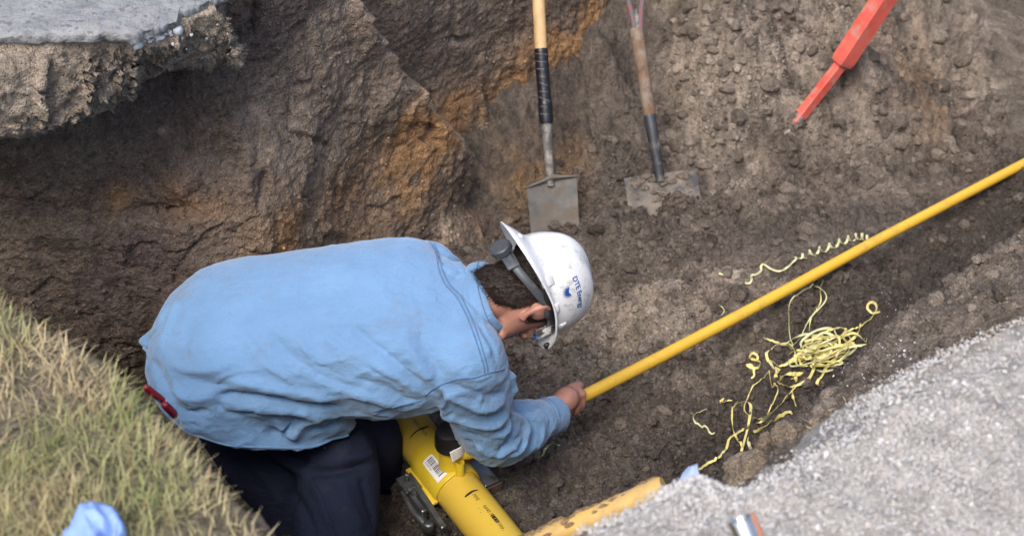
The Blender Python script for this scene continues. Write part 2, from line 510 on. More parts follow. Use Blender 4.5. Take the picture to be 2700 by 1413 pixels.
ws_ = np.concatenate([np.arange(0, 1.9, 0.02), np.arange(1.9, 4.6, 0.0062), np.arange(4.6, _ws[-1], 0.012)])
wz_ = np.concatenate([np.arange(-0.1, 0.15, 0.02), np.arange(0.15, 1.42, 0.0058), [1.425, 1.4255, 1.426]])
S, Z = np.meshgrid(ws_, wz_, indexing='ij')
def wall_points(S, Z):
    x, y = wall_xy(S)
    e = 0.02
    xa, ya = wall_xy(S - e); xb, yb = wall_xy(S + e)
    tx, ty = xb - xa, yb - ya
    l = np.hypot(tx, ty); l[l == 0] = 1
    nx, ny = ty / l, -tx / l                               # towards the pit
    es = np.interp(Z, _ez, _es) + 0.03 * fbm2(Z, Z * 0, 9, 3, 14) + 0.012 * fbm2(Z, Z * 0 + 3, 40, 2, 15)
    back = 0.20 * sstep(-0.015, 0.05, S - es) * sstep(0.02, 0.25, Z)
    off = -back
    off += -0.06 * gaus(S, Z, S_CRUST - 0.18, 1.05, 0.28, 0.22)             # hollow under the crust
    off += -0.16 * sstep(0.0, 0.25, S_CRUST - S) * sstep(0.75, 1.1, Z) * 0.3
    off += 0.10 * (0.55 - Z) * 0.6                                            # leans back a little
    off += 0.05 * fbm2(S, Z, 2.2, 2, 71) + 0.011 * np.abs(fbm2(S * 1.3, Z * 0.6, 5.0, 3, 77))
    # vertical bucket scrapes and broken faces
    off += 0.006 * fbm2(S * 3.2, Z * 0.5, 10, 3, 81) + 0.0035 * fbm2(S, Z, 16, 3, 85)
    pw, pw2, pid = worley2(S + 0.05 * fbm2(S, Z, 9, 2, 90), Z + 0.05 * fbm2(S, Z, 9, 2, 91), 7.5, 6)
    rec = back > 0.1
    crk = sstep(0.045, 0.0, pw2 - pw) * sstep(0.0, 0.35, fbm2(S, Z, 3, 2, 93)) * np.where(rec, 0.4, 1.0)
    off += 0.008 * pid * np.where(rec, 0.5, 1) - 0.006 * crk
    off += 0.0028 * fbm2(S, Z, 48, 3, 95) + 0.0016 * vnoise2(S * 150, Z * 150, 5)
    w2, _, _ = worley2(S, Z, 60, 9)
    off += 0.0045 * (0.45 - w2) * sstep(-0.1, 0.5, fbm2(S, Z, 4.5, 2, 97))
    # layered scrape lines inside the recess
    off += np.where(rec, 0.0007 * np.sin(Z * 190 + 4 * fbm2(S, Z, 3, 2, 98)), 0)
    off[:, -2] -= 0.25; off[:, -1] -= 0.60                                   # the turf line runs back from the top of the cut
    return x + nx * off, y + ny * off, back, crk
wx, wy, wback, wcrk = wall_points(S, Z)
WV = np.stack([wx.ravel(), wy.ravel(), Z.ravel()], 1)
nS, nZ = S.shape
WF = grid_faces(nS, nZ)
_sub = (slice(None, None, 3), slice(None, None, 3))
_cv = np.stack([wx[_sub].ravel(), wy[_sub].ravel(), Z[_sub].ravel()], 1)
WALL_BVH = bvh_of(_cv, grid_faces(*wx[_sub].shape))
WV = strokes(WV, WF, [
    ([(770, 225), (765, 300), (772, 350), (800, 362), (830, 370), (862, 385), (880, 410)], 0.007, -0.020),
    ([(828, 205), (815, 222), (770, 228)], 0.008, -0.020),
    ([(905, 430), (890, 480), (893, 540)], 0.008, -0.016),
    ([(1135, 255), (1140, 300), (1128, 355), (1105, 375)], 0.011, -0.026),
    ([(700, 450), (690, 500), (683, 560)], 0.009, -0.018),
    ([(655, 60), (660, 95), (640, 100)], 0.011, -0.025), ([(672, 5), (678, 55), (668, 80)], 0.012, -0.03),
    ([(330, 560), (440, 552), (520, 560)], 0.02, -0.025), ([(310, 600), (330, 640), (320, 700)], 0.015, 0.02),
    ([(855, 570), (880, 600), (870, 625)], 0.02, -0.03), ([(840, 600), (870, 590), (890, 615)], 0.02, 0.03),
    ([(1275, 215), (1282, 260), (1290, 330)], 0.012, -0.018), ([(1262, 210), (1275, 300), (1285, 335)], 0.010, 0.016),
    ([(1310, 290), (1345, 340), (1385, 365)], 0.014, -0.02), ([(1480, 220), (1500, 190), (1520, 160)], 0.016, -0.03),
    ([(1535, 235), (1560, 200), (1590, 190)], 0.016, -0.035),
    ([(1620, 130), (1625, 190), (1640, 240)], 0.04, -0.06),
    ([(1185, 100), (1215, 110), (1240, 100)], 0.012, -0.02),
    ([(470, 520), (490, 480), (540, 450)], 0.02, 0.015), ([(600, 300), (640, 380), (650, 520)], 0.03, 0.02),
], WALL_BVH)
# ---- colour of the wall
def at_wall(px, py):
    h, n = cast(WALL_BVH, px, py)
    return np.array(h) if h is not None else None
def blob(v, px, py, r, amp=1.0, stretch=(1, 1, 1)):
    c = at_wall(px, py)
    if c is None: return np.zeros(len(v))
    d = (v - c) / np.array(stretch)
    return amp * np.exp(-(d ** 2).sum(1) / (r * r))
n1 = fbm3(WV, 5, 4, 101); n2 = fbm3(WV, 14, 4, 111); n3 = fbm3(WV * np.array([1, 1, 2.4]), 7, 4, 121)
col = np.tile(C_MID * 1.0, (len(WV), 1))
col = mix_rows(col, C_GREY * 0.9, np.clip(0.35 + 0.5 * n1 + 0.35 * n2, 0, 1) * 0.55)
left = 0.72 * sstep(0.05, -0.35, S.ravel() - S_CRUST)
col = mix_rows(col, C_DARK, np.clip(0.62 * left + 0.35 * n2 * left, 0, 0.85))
col = mix_rows(col, C_DARK, np.clip(1.2 * (n3 - 0.12), 0, 0.55))
och = np.zeros(len(WV))
for px, py, r, a in ((1130, 430, 0.10, .8), (1090, 330, 0.07, .7), (1060, 480, 0.12, .6), (1230, 520, 0.10, .55), (1170, 380, 0.06, .9), (1000, 500, 0.12, .45), (900, 520, .09, .35), (1500, 130, 0.11, 1.0), (1480, 60, .09, .8), (1520, 240, 0.09, .9),
                     (1400, 170, 0.09, .7), (1220, 290, 0.07, .8), (1190, 260, .06, .6), (1330, 250, .08, .5), (1450, 290, .08, .6), (1560, 60, .08, .5), (320, 520, 0.03, .9), (470, 530, 0.045, .7), (560, 540, .04, .4), (730, 600, .08, .4), (760, 640, .07, .5), (1290, 560, .06, .5), (640, 10, .05, .5)):
    och += blob(WV, px, py, r * 1.25, a)
col = mix_rows(col, C_OCH * np.array([0.95, 1.02, 1.25]), np.clip(och * (0.50 + 0.5 * n2 + 0.4 * n1) * 1.25, 0, 0.76))
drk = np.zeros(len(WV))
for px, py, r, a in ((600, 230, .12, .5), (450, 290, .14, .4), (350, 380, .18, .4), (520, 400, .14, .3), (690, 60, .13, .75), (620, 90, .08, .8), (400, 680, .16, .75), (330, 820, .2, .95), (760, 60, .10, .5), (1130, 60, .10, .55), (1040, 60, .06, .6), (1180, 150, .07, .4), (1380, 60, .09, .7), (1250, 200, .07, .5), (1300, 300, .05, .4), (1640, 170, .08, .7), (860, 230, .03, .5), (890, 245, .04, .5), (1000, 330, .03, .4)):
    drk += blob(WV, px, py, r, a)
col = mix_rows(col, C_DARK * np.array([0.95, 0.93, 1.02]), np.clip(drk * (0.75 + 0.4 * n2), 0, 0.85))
dry = np.zeros(len(WV))
for px, py, r, a in ((1180, 470, .05, .7), (1230, 640, .06, .9), (1180, 600, .05, .5), (1300, 390, .06, .6), (990, 430, .06, .5), (900, 250, .09, .35), (820, 330, .09, .35), (720, 430, .1, .3), (1240, 160, .04, .4), (430, 345, .012, .9), (680, 300, .06, .25), (1000, 560, .07, .5), (1110, 520, .06, .4)):
    dry += blob(WV, px, py, r, a)
col = mix_rows(col, C_DRY * np.array([1, 0.97, 0.93]), np.clip(dry * (0.6 + 0.6 * n2), 0, 0.8))
col *= (1.34 + 0.22 * n2 + 0.20 * fbm3(WV, 60, 2, 131) + 0.16 * np.random.RandomState(3).randn(len(WV)))[:, None]
M_WALL = soil_mat('wall_soil', 0.95, 230, 0.8)
col *= np.array([1.16, 1.09, 1.0])
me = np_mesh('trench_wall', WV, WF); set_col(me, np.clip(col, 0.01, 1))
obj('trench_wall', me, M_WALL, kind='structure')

# ---- colour of the floor, banks and ground
gv = np.stack([gx.ravel(), gy.ravel(), gz.ravel()], 1)
# behind the wall the sheet climbs to ground level
wallline_y = np.interp(gx, WALL[:, 0], WALL[:, 1])
def behind_wall(x, y, m):
    d, p = line_dist(x, y, WALL[::6])
    return (y > np.interp(x, WALL[:, 0], WALL[:, 1])) & (d > m) & (x < 1.3)
bw = behind_wall(gx, gy, 0.30)
gz = np.where(bw, np.maximum(gz, G - 0.004), gz)
gv[:, 2] = gz.ravel()
X, Y = gx.ravel(), gy.ravel()
hm = height(X, Y, False)
m1 = fbm2(X, Y, 4, 4, 141); m2 = fbm2(X, Y, 15, 4, 151); m3 = fbm2(X, Y, 60, 3, 161)
def ground_color(X, Y, hm, m1, m2, m3):
    c = np.tile(C_MID * 0.95, (len(X), 1))
    c = mix_rows(c, C_GREY * 0.8, np.clip(0.25 + 0.5 * m1, 0, 0.6))
    dry = 1.25 * gaus(X, Y, 0.46, 3.55, 0.34, 0.22, 0.55) + 0.5 * gaus(X, Y, 0.55, 3.3, 0.3, 0.15, 0.6) + 0.95 * gaus(X, Y, 0.95, 4.62, 0.34, 0.34) + 0.8 * gaus(X, Y, 0.62, 4.5, 0.12, 0.3, 0.2) + 0.7 * gaus(X, Y, 1.5, 4.9, 0.5, 0.35, 0.6) \
        + 0.75 * gaus(X, Y, 0.44, 1.86, 0.06, 0.05) + 0.4 * gaus(X, Y, 0.17, 3.02, 0.07, 0.07) + 0.6 * gaus(X, Y, 0.53, 2.0, .06, .05) + 0.5 * gaus(X, Y, 0.8, 4.35, .15, .1)
    c = mix_rows(c, C_DRY * 1.08, np.clip(dry * (0.62 + 0.45 * m2 + 0.3 * m1), 0, 0.9))
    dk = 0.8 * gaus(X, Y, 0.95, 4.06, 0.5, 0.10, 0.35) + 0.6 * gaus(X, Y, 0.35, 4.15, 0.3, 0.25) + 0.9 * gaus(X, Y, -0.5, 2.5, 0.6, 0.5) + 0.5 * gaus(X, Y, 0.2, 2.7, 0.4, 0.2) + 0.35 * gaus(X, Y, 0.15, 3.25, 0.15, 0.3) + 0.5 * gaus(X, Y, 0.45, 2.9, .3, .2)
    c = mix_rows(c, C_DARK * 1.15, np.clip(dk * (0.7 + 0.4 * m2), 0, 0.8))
    och = 0.6 * gaus(X, Y, 0.10, 4.22, 0.14, 0.16) + 0.5 * gaus(X, Y, 1.45, 4.75, 0.12, 0.2) + 0.3 * gaus(X, Y, 1.3, 4.95, 0.2, 0.2)
    c = mix_rows(c, C_OCH, np.clip(och * (0.5 + 0.7 * m2), 0, 0.6))
    near = np.interp(X, NEAR[:, 0], NEAR[:, 1]); dn_, _ = line_dist(X, Y, NEAR)
    bank = sstep(0.28, 0.42, X) * np.where(Y < near, 1.0, sstep(0.05, 0.0, dn_))
    c = mix_rows(c, np.array([0.215, 0.183, 0.152]), np.clip(bank * (0.8 + 0.25 * m2), 0, 0.95))
    crev_shade = sstep(0.28, 0.42, X) * np.where(Y > near, sstep(0.04, 0.12, dn_) * sstep(0.75, 0.45, dn_), 0)
    c = mix_rows(c, C_DARK * 0.8, np.clip(crev_shade * (0.75 + 0.3 * m2), 0, 0.85))  # shade of the crevice behind the bank crest, painted into the soil colour
    top = sstep(G - 0.03, G - 0.002, hm)
    c = mix_rows(c, np.array([0.17, 0.15, 0.10]), top * 0.7)
    c *= (1 + 0.20 * m2 + 0.26 * m3 + 0.15 * vnoise2(X * 170, Y * 170, 12))[:, None]
    return np.clip(c, 0.01, 1)
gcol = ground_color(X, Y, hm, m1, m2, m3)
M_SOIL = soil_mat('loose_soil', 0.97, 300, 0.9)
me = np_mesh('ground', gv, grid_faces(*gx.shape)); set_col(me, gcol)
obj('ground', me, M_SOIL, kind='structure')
# the wider lawn and street level round the pit
ring = MB()
R0, R1 = (GX[0] + .02, GX[-1] - .02, GY[0] + .02, GY[-1] - .02), 120.0
zo = G - 0.02
o_ = [(-R1, -R1, zo), (R1, -R1, zo), (R1, R1, zo), (-R1, R1, zo)]; i_ = [(R0[0], R0[2], zo), (R0[1], R0[2], zo), (R0[1], R0[3], zo), (R0[0], R0[3], zo)]
ring.add(o_ + i_, [(0, 1, 5, 4), (1, 2, 6, 5), (2, 3, 7, 6), (3, 0, 4, 7)])
me = ring.mesh('outer_ground', False); set_col(me, np.tile(np.array([0.17, 0.15, 0.10]), (8, 1)))
obj('outer_ground', me, M_SOIL, kind='structure')

def ground_z(x, y):
    i = np.clip(np.searchsorted(GX, x) - 1, 0, len(GX) - 2); j = np.clip(np.searchsorted(GY, y) - 1, 0, len(GY) - 2)
    u = np.clip((x - GX[i]) / (GX[i + 1] - GX[i]), 0, 1); v = np.clip((y - GY[j]) / (GY[j + 1] - GY[j]), 0, 1)
    return (gz[i, j] * (1 - u) + gz[i + 1, j] * u) * (1 - v) + (gz[i, j + 1] * (1 - u) + gz[i + 1, j + 1] * u) * v
def ray_ground(px, py, lift=0.0):
    r = ray_dir(px, py)
    t = np.arange(1.9, 7.5, 0.004)
    q = CAM_O + t[:, None] * r
    below = q[:, 2] < ground_z(q[:, 0], q[:, 1]) + lift
    k = int(np.argmax(below)) if below.any() else len(t) - 1
    return Vector(q[k])

# ---- crumbs and clods of loose soil
def ico(sub):
    bm = bmesh.new(); bmesh.ops.create_icosphere(bm, subdivisions=sub, radius=1)
    v = np.array([q.co[:] for q in bm.verts]); f = np.array([[q.index for q in p.verts] for p in bm.faces]); bm.free()
    return v, f
ICO1, ICO2 = ico(1), ico(2)
def lumps(sub, n, seed, ang=0.35):
    base, f = ICO1 if sub == 1 else ICO2
    out = []
    for k in range(n):
        r = np.random.RandomState(seed + k)
        p = base * (1 + ang * fbm3(base + k * 5.1, 1.1, 3, seed + k))[:, None] * (0.75 + 0.5 * r.rand(3))
        for _ in range(4):                                     # a few flat broken faces
            a = r.randn(3); a /= np.linalg.norm(a)
            d = p @ a; lim = 0.62 + 0.25 * r.rand()
            p = p - np.outer(np.maximum(d - lim, 0) * 0.85, a)
        out.append(p)
    return out, f
def scatter(name, pos, size, cols, material, seed=1, sub=1, kinds=8, flat=0.8, smooth=True, **kw):
    tm, tf = lumps(sub, kinds, seed * 40)
    r = np.random.RandomState(seed); n = len(pos); nv = len(tm[0])
    q = r.randn(n, 4); q /= np.linalg.norm(q, axis=1)[:, None]
    w, x, y, z = q.T
    Rm = np.stack([1 - 2 * (y * y + z * z), 2 * (x * y - z * w), 2 * (x * z + y * w), 2 * (x * y + z * w), 1 - 2 * (x * x + z * z), 2 * (y * z - x * w), 2 * (x * z - y * w), 2 * (y * z + x * w), 1 - 2 * (x * x + y * y)], 1).reshape(-1, 3, 3)
    T = np.array(tm)[r.randint(0, kinds, n)]
    V = np.einsum('nij,nkj->nki', Rm, T) * size[:, None, None]
    V[:, :, 2] *= flat
    V += pos[:, None, :]
    F = (tf[None] + (np.arange(n) * nv)[:, None, None]).reshape(-1, 3)
    me = np_mesh(name, V.reshape(-1, 3), F, smooth)
    set_col(me, np.repeat(cols, nv, axis=0))
    return obj(name, me, material, **kw)
rs = np.random.RandomState(5)
def clod_field(n, smin, smax, power, seed):
    r = np.random.RandomState(seed)
    x = r.uniform(-0.9, 1.75, n * 3); y = r.uniform(1.75, 5.0, n * 3)
    hz = height(x, y, False)
    keep = (hz < G - 0.12) & ~behind_wall(x, y, 0.02)
    band = gaus(x, y, 1.05, 4.02, 0.5, 0.13, 0.45) + gaus(x, y, 0.7, 2.05, 0.5, 0.25, 0.9)
    loose = 0.5 + 0.5 * fbm2(x, y, 3.5, 3, 201) + 0.5 * gaus(x, y, 0.5, 3.55, 0.4, 0.3) + 0.55 * gaus(x, y, 0.8, 4.6, 0.5, 0.3) + 0.5 * gaus(x, y, 0.3, 4.1, .3, .2) + 0.4 * gaus(x, y, 0.45, 2.95, .35, .25)
    keep &= r.rand(len(x)) < np.clip(loose, 0.08, 1) * (1 - 0.75 * np.clip(band, 0, 1))
    x, y = x[keep][:n], y[keep][:n]
    s = smin * (smax / smin) ** (r.rand(len(x)) ** power)
    z = ground_z(x, y) + s * 0.05
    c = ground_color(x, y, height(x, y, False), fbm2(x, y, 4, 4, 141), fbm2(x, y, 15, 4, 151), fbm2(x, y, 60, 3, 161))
    c *= (0.62 + 0.85 * r.rand(len(x)))[:, None]
    c = mix_rows(c, C_DRY, 0.25 * r.rand(len(x)) ** 2)
    return np.stack([x, y, z], 1), s, np.clip(c, 0.01, 1)
p_, s_, c_ = clod_field(36000, 0.0030, 0.0085, 1.6, 301)
scatter('soil_crumbs', p_, s_, c_, M_SOIL, 3, 1, 10, label='loose brown soil crumbs strewn over the trench floor and slopes', cat='soil', kind='stuff')
p_, s_, c_ = clod_field(2600, 0.008, 0.024, 2.2, 311)
scatter('soil_clods', p_, s_, c_, M_SOIL, 7, 2, 14, smooth=False, label='knobbly brown soil clods on the trench floor and far slope', cat='soil', kind='stuff')
_r = np.random.RandomState(91); _pp = []; _sz = []
for _k in range(230):
    _h = ray_ground(_r.uniform(1720, 2600), _r.uniform(-60, 430) if _r.rand() < 0.8 else _r.uniform(430, 640))
    _pp.append(tuple(_h)); _sz.append(0.010 + 0.026 * _r.rand() ** 2.6)
_pp = np.array(_pp); _sz = np.array(_sz); _pp[:, 2] -= 0.15 * _sz
scatter('slope_clods', _pp, _sz, np.clip(C_DRY * (0.45 + 0.5 * _r.rand(len(_pp)))[:, None], 0.01, 1), M_SOIL, 61, 2, 16, smooth=False, label='pale broken clods lodged on the far right slope', cat='soil', kind='stuff')
# crumbs sticking to the wall
r = np.random.RandomState(77)
k = r.randint(0, len(WV), 15000)
k = k[(S.ravel()[k] > 1.9) & (Z.ravel()[k] > 0.1)]
wn_ = normals_np(WV, WF)
k = k[r.rand(len(k)) < np.clip(0.35 + 0.9 * fbm3(WV[k], 5, 3, 401), 0.05, 1)]
ss = 0.0022 * 3.8 ** (r.rand(len(k)) ** 2.2)
scatter('wall_crumbs', WV[k] - wn_[k] * ss[:, None] * 0.1, ss, np.clip(col[k] * (0.65 + 0.9 * r.rand(len(k)))[:, None], 0.01, 1), M_WALL, 9, 1, 8, label='small crumbs of soil stuck to the excavated wall', cat='soil', kind='stuff')
# ================================================================== broken crust, pavement, pebbles, gravel, grass
# ---- overhanging crust of packed fill at the far left edge; rows run from the back over the lip to the underside
cr_st = [  # edge px/py (z 1.385), lip px/py (z 1.31), bottom px/py (z 1.19)
    ((-420, 150), (-420, 350), (-420, 470)), ((-150, 110), (-150, 270), (-150, 400)), ((60, 98), (60, 215), (60, 345)), ((200, 92), (200, 195), (200, 320)), ((290, 90), (288, 175), (288, 298)), ((345, 88), (345, 165), (345, 262)),
    ((400, 80), (405, 150), (405, 226)), ((450, 60), (470, 140), (478, 205)), ((500, 45), (540, 125), (555, 186)), ((550, 30), (592, 108), (612, 168)), ((566, 22), (612, 104), (638, 182)), ((560, 8), (606, 80), (632, 140)), ((545, -12), (585, 45), (612, 85)),
    ((520, -40), (555, 5), (585, 40)), ((480, -90), (505, -50), (535, -20)), ((430, -150), (440, -120), (470, -100))]
rows = [[], [], [], [], [], [], []]
for e, l_, b_ in cr_st:
    E, Lp, Bt = np.array(PZ(*e, 1.405)), np.array(PZ(*l_, 1.315)), np.array(PZ(*b_, 1.19))
    bk = np.array([-0.15, 0.5, 0.0]) if e[0] > 540 else np.array([0, 0.6, 0])
    rows[0].append(E + bk + [0, 0, 0.0]); rows[1].append(E + [0, 0, 0.0]); rows[2].append(Lp + [0, 0, 0.012]); rows[3].append(lerp(Lp, Bt, 0.45) + np.array([0, -0.012, 0.0]))
    rows[4].append(Bt); rows[5].append(Bt + np.array([-0.02, 0.10, -0.02])); rows[6].append(Bt + np.array([-0.05, 0.40, -0.04]))
NU_, NV_ = 300, 70
R1_ = np.array([spline(r, NU_) for r in rows])                       # rows x NU x 3
cg = np.zeros((NU_, NV_, 3))
vv = np.concatenate([[0.0], np.linspace(0.8, 6, NV_ - 1)])
for i in range(NU_):
    q = R1_[:, i, :]
    for k in range(3): cg[i, :, k] = np.interp(vv, np.arange(7), q[:, k])
CV = cg.reshape(-1, 3); CF = grid_faces(NU_, NV_)
CV = relax(CV, CF, 2, 0.5)
cn = normals_np(CV, CF)
if cn[(NU_ // 2) * NV_ + 20] @ np.array([0, -0.5, 1]) < 0: cn = -cn; CF = CF[:, ::-1]
uu = np.repeat(np.arange(NU_), NV_) / NU_ * 4.0; ww = np.tile(np.arange(NV_), NU_) / NV_ * 0.9
bw_, bw2, bid = worley2(uu + 0.10 * fbm2(uu, ww, 6, 2, 701), ww + 0.08 * fbm2(uu, ww, 6, 2, 702), 4.2, 17)
front = np.tile(((vv > 1.0) & (vv < 5)).astype(float), NU_)
cd = 0.030 * fbm3(CV, 6.5, 2, 709) * front - 0.016 * sstep(0.07, 0.0, bw2 - bw_) * front + 0.010 * fbm3(CV, 14, 3, 711) + 0.006 * fbm3(CV, 45, 3, 721) + 0.003 * fbm3(CV, 120, 2, 723)
cd *= np.tile(0.12 + 0.88 * sstep(1.0, 1.7, vv), NU_)
CV = CV + cn * cd[:, None]
CV = strokes(CV, CF, [([(352, 112), (356, 150), (350, 200), (345, 262)], 0.008, -0.018), ([(285, 150), (315, 165), (335, 190), (352, 160)], 0.007, -0.014), ([(352, 140), (395, 150), (420, 172), (440, 200)], 0.008, -0.011), ([(462, 108), (470, 128), (476, 142)], 0.006, -0.014), ([(380, 165), (420, 195), (440, 205)], 0.022, 0.018), ([(300, 195), (330, 215)], 0.022, 0.018), ([(480, 170), (540, 150), (600, 130)], 0.014, 0.014), ([(500, 130), (560, 118), (590, 95)], 0.010, -0.014), ([(600, 150), (620, 135), (635, 130)], 0.007, -0.02), ([(230, 150), (240, 220), (225, 300)], 0.010, -0.03), ([(120, 140), (105, 230), (120, 330)], 0.010, -0.03)])
cc = np.tile(np.array([0.29, 0.25, 0.20]), (len(CV), 1))
cc = mix_rows(cc, np.array([0.36, 0.315, 0.26]), np.clip(0.5 * fbm3(CV, 9, 4, 731) + 0.2, 0, 0.7))
cc = mix_rows(cc, C_MID, np.clip(0.5 * fbm3(CV, 6, 3, 741), 0, 0.6))
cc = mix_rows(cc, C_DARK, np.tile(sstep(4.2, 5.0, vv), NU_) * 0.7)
cc *= (1 + 0.25 * fbm3(CV, 40, 3, 751) + 0.12 * np.random.RandomState(4).randn(len(CV)))[:, None]
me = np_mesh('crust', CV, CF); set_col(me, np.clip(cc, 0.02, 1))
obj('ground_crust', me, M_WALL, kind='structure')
# far ground behind the crust
# ---- broken concrete pavement on top of the crust
M_CONC, nt, b = mat('concrete')
f1 = noise_fac(nt, 45, 4, 0.65, 0.25, 0.75); f2 = noise_fac(nt, 11, 4, 0.6, 0.3, 0.7)
c_ = mixc(nt, f2, (0.17, 0.178, 0.187), (0.29, 0.292, 0.292))
c_ = mixc(nt, f1, c_, (0.75, 0.76, 0.78), 'MULTIPLY')
sp_ = noise_fac(nt, 70, 1, 0.4, 0.62, 0.67)
c_ = mixc(nt, mulf(nt, sp_, 0.75), c_, (0.10, 0.10, 0.11))
sp2 = noise_fac(nt, 95, 1, 0.4, 0.36, 0.31)
c_ = mixc(nt, mulf(nt, sp2, 0.4), c_, (0.30, 0.25, 0.19))
nt.links.new(c_, b.inputs['Base Color']); b.inputs['Roughness'].default_value = 0.9
p_ = bump(nt, b, f1, 0.8, 0.006); bump(nt, b, f2, 0.5, 0.01, p_)
edge = [(-700, 140), (-400, 118), (-120, 104), (100, 96), (230, 90), (300, 89), (365, 86), (395, 78), (420, 66), (448, 58), (466, 53), (470, 40), (480, 33), (505, 22), (540, 8), (575, -8), (610, -30), (640, -60), (650, -110)]
ep = np.array([tuple(PZ(x, y, 1.42)) for x, y in edge])
ne = 260
tpar = np.linspace(0, len(ep) - 1, ne)
el_ = np.stack([np.interp(tpar, np.arange(len(ep)), ep[:, k]) for k in range(3)], 1)
el_[:, 1] += 0.006 * fbm2(tpar * 1.6, tpar * 0, 1.0, 3, 761)
back_d = np.array([0.0, 1.0, 0])
prs = [(0.006, -0.022), (0.002, -0.014), (0.0, -0.003), (0.003, -0.0005), (0.015, 0.001)] + [(d, 0.002) for d in np.concatenate([np.arange(0.035, 0.5, 0.012), [0.6, 0.8, 1.1, 1.5, 2.2]])]
sv_ = np.array([[e + back_d * d + np.array([0, 0, z]) for d, z in prs] for e in el_])
flat = sv_.reshape(-1, 3)
top_m = np.tile(np.array([1.0 if z > -0.002 else 0.3 for d, z in prs]), ne)
flat[:, 2] += top_m * (0.0035 * fbm2(flat[:, 0], flat[:, 1], 28, 4, 771) + 0.003 * fbm2(flat[:, 0], flat[:, 1], 7, 2, 772)); flat[:, 1] += (1 - top_m) * 0.012 * fbm3(flat, 40, 3, 773)
pf_ = grid_faces(ne, len(prs))
if normals_np(flat, pf_)[(ne // 2) * len(prs) + 20][2] < 0: pf_ = pf_[:, ::-1]
obj('pavement', np_mesh('pavement', flat, pf_), M_CONC, kind='structure')

# ---- pebbles and broken bits along the pavement edge
CB = bvh_of(CV, CF)
M_STONE = plain('pale_stone', (0.50, 0.52, 0.55), 0.85, var=0.35, scale=55, bstr=0.5)
tmS, tfS = lumps(2, 10, 1300, 0.25)
rp = random.Random(12)
def pebble(px, py, size, k, label=None, bvh=CB, m=None, name='pebble', group='stones along the pavement edge'):
    h, n = cast(bvh, px, py + 16)
    if h is None: return
    r = size / FPX * (h - Vector(CAM_O)).length / 2
    rot = Matrix.Rotation(rp.uniform(0, 6.28), 3, 'Z') @ Matrix.Rotation(rp.uniform(0, 6.28), 3, 'X')
    v = [h + (rot @ Vector(q)) * r * 1.15 + Vector((0, 0, r * 0.35)) for q in tmS[k % 10]]
    obj(name, py_mesh(name, v, tfS.tolist()), m or M_STONE, label=label or 'small pale stone among the rubble along the broken pavement edge', cat='stone', group=group)
pebble(470, 70, 27, 0, 'largest pale rounded stone beside the corner of the broken pavement')
pebble(366, 107, 24, 3, 'flat pale broken stone below the middle of the pavement edge')
pebble(458, 101, 11, 2, 'lone grey pebble lying in the middle of the tan crust')
for k, (x, y, s) in enumerate(((420, 87, 17), (408, 80, 14), (428, 84, 12), (396, 95, 12), (381, 94, 10), (349, 100, 12), (340, 96, 8), (357, 97, 9), (447, 72, 12), (436, 76, 9), (389, 88, 8), (404, 90, 7), (480, 86, 8), (545, 88, 8), (492, 115, 6), (609, 110, 8), (601, 75, 7), (505, 78, 8), (575, 50, 7), (452, 78, 8), (414, 95, 7))):
    pebble(x, y, s, k + 4)

# ---- gravel heap on the near right edge
crest = [(1420, 1470), (1500, 1435), (1560, 1405), (1630, 1372), (1700, 1338), (1760, 1303), (1800, 1278), (1840, 1257), (1870, 1259), (1920, 1281), (1960, 1289), (2010, 1285), (2060, 1258), (2110, 1232), (2180, 1190), (2250, 1150), (2290, 1100), (2320, 1058), (2360, 1025), (2410, 990), (2500, 935), (2620, 880), (2800, 800), (3100, 700), (3500, 590), (4300, 440)]
cw = spline([tuple(PZ(x, y, 1.425)) for x, y in crest], 330)
vv2 = np.concatenate([[-0.24, -0.18, -0.15, -0.12, -0.09, -0.06, -0.03, -0.012], np.arange(0, 0.5, 0.008), np.linspace(0.52, 1.5, 22)])
tow = np.array([0.22, -0.975, 0])
gp = np.zeros((330, len(vv2), 3))
for j, v in enumerate(vv2):
    gp[:, j, :] = cw + tow * v
    dz = 0.0 if v > 0 else -1.15 * (-v) - 0.02 * sstep(0, 0.05, -v)
    gp[:, j, 2] += dz - 0.008 * math.exp(-max(v, 0) / 0.02)
endf = sstep(0, 30, np.arange(330))
gp[:, :, 2] -= ((1 - endf) * 0.07)[:, None]
gf = gp.reshape(-1, 3)
gf[:, 2] += (0.010 + 0.013 * fbm2(gf[:, 0], gf[:, 1], 5, 3, 801)) * np.tile(sstep(-0.01, 0.06, vv2), 330) + 0.0035 * fbm2(gf[:, 0], gf[:, 1], 70, 3, 802) + 0.006 * fbm2(gf[:, 0], gf[:, 1], 18, 2, 803)
GFc = grid_faces(330, len(vv2))
if normals_np(gf, GFc)[150 * len(vv2) + 30][2] < 0: GFc = GFc[:, ::-1]
gcl = np.tile(np.array([0.50, 0.485, 0.46]), (len(gf), 1))
tan_ = np.tile(sstep(0.05, -0.02, vv2), 330) * sstep(215, 270, np.repeat(np.arange(330), len(vv2)))
gcl = mix_rows(gcl, np.array([0.42, 0.36, 0.28]), tan_ * 0.8)
gcl *= (1 + 0.2 * fbm2(gf[:, 0], gf[:, 1], 40, 3, 811))[:, None]
me = np_mesh('gravel_bed', gf, GFc); set_col(me, np.clip(gcl, 0.03, 1))
M_GRIT = soil_mat('grit', 0.9, 420, 0.8)
gheap = obj('gravel_heap', me, M_GRIT, label='grey gravel heap at the near right edge of the trench', cat='gravel', kind='stuff')
r = np.random.RandomState(21)
n = 30000
i = r.uniform(5, 322, n); v = np.where(r.rand(n) < 0.17, -0.17 * r.rand(n) ** 1.6, r.uniform(0.0, 0.62, n))
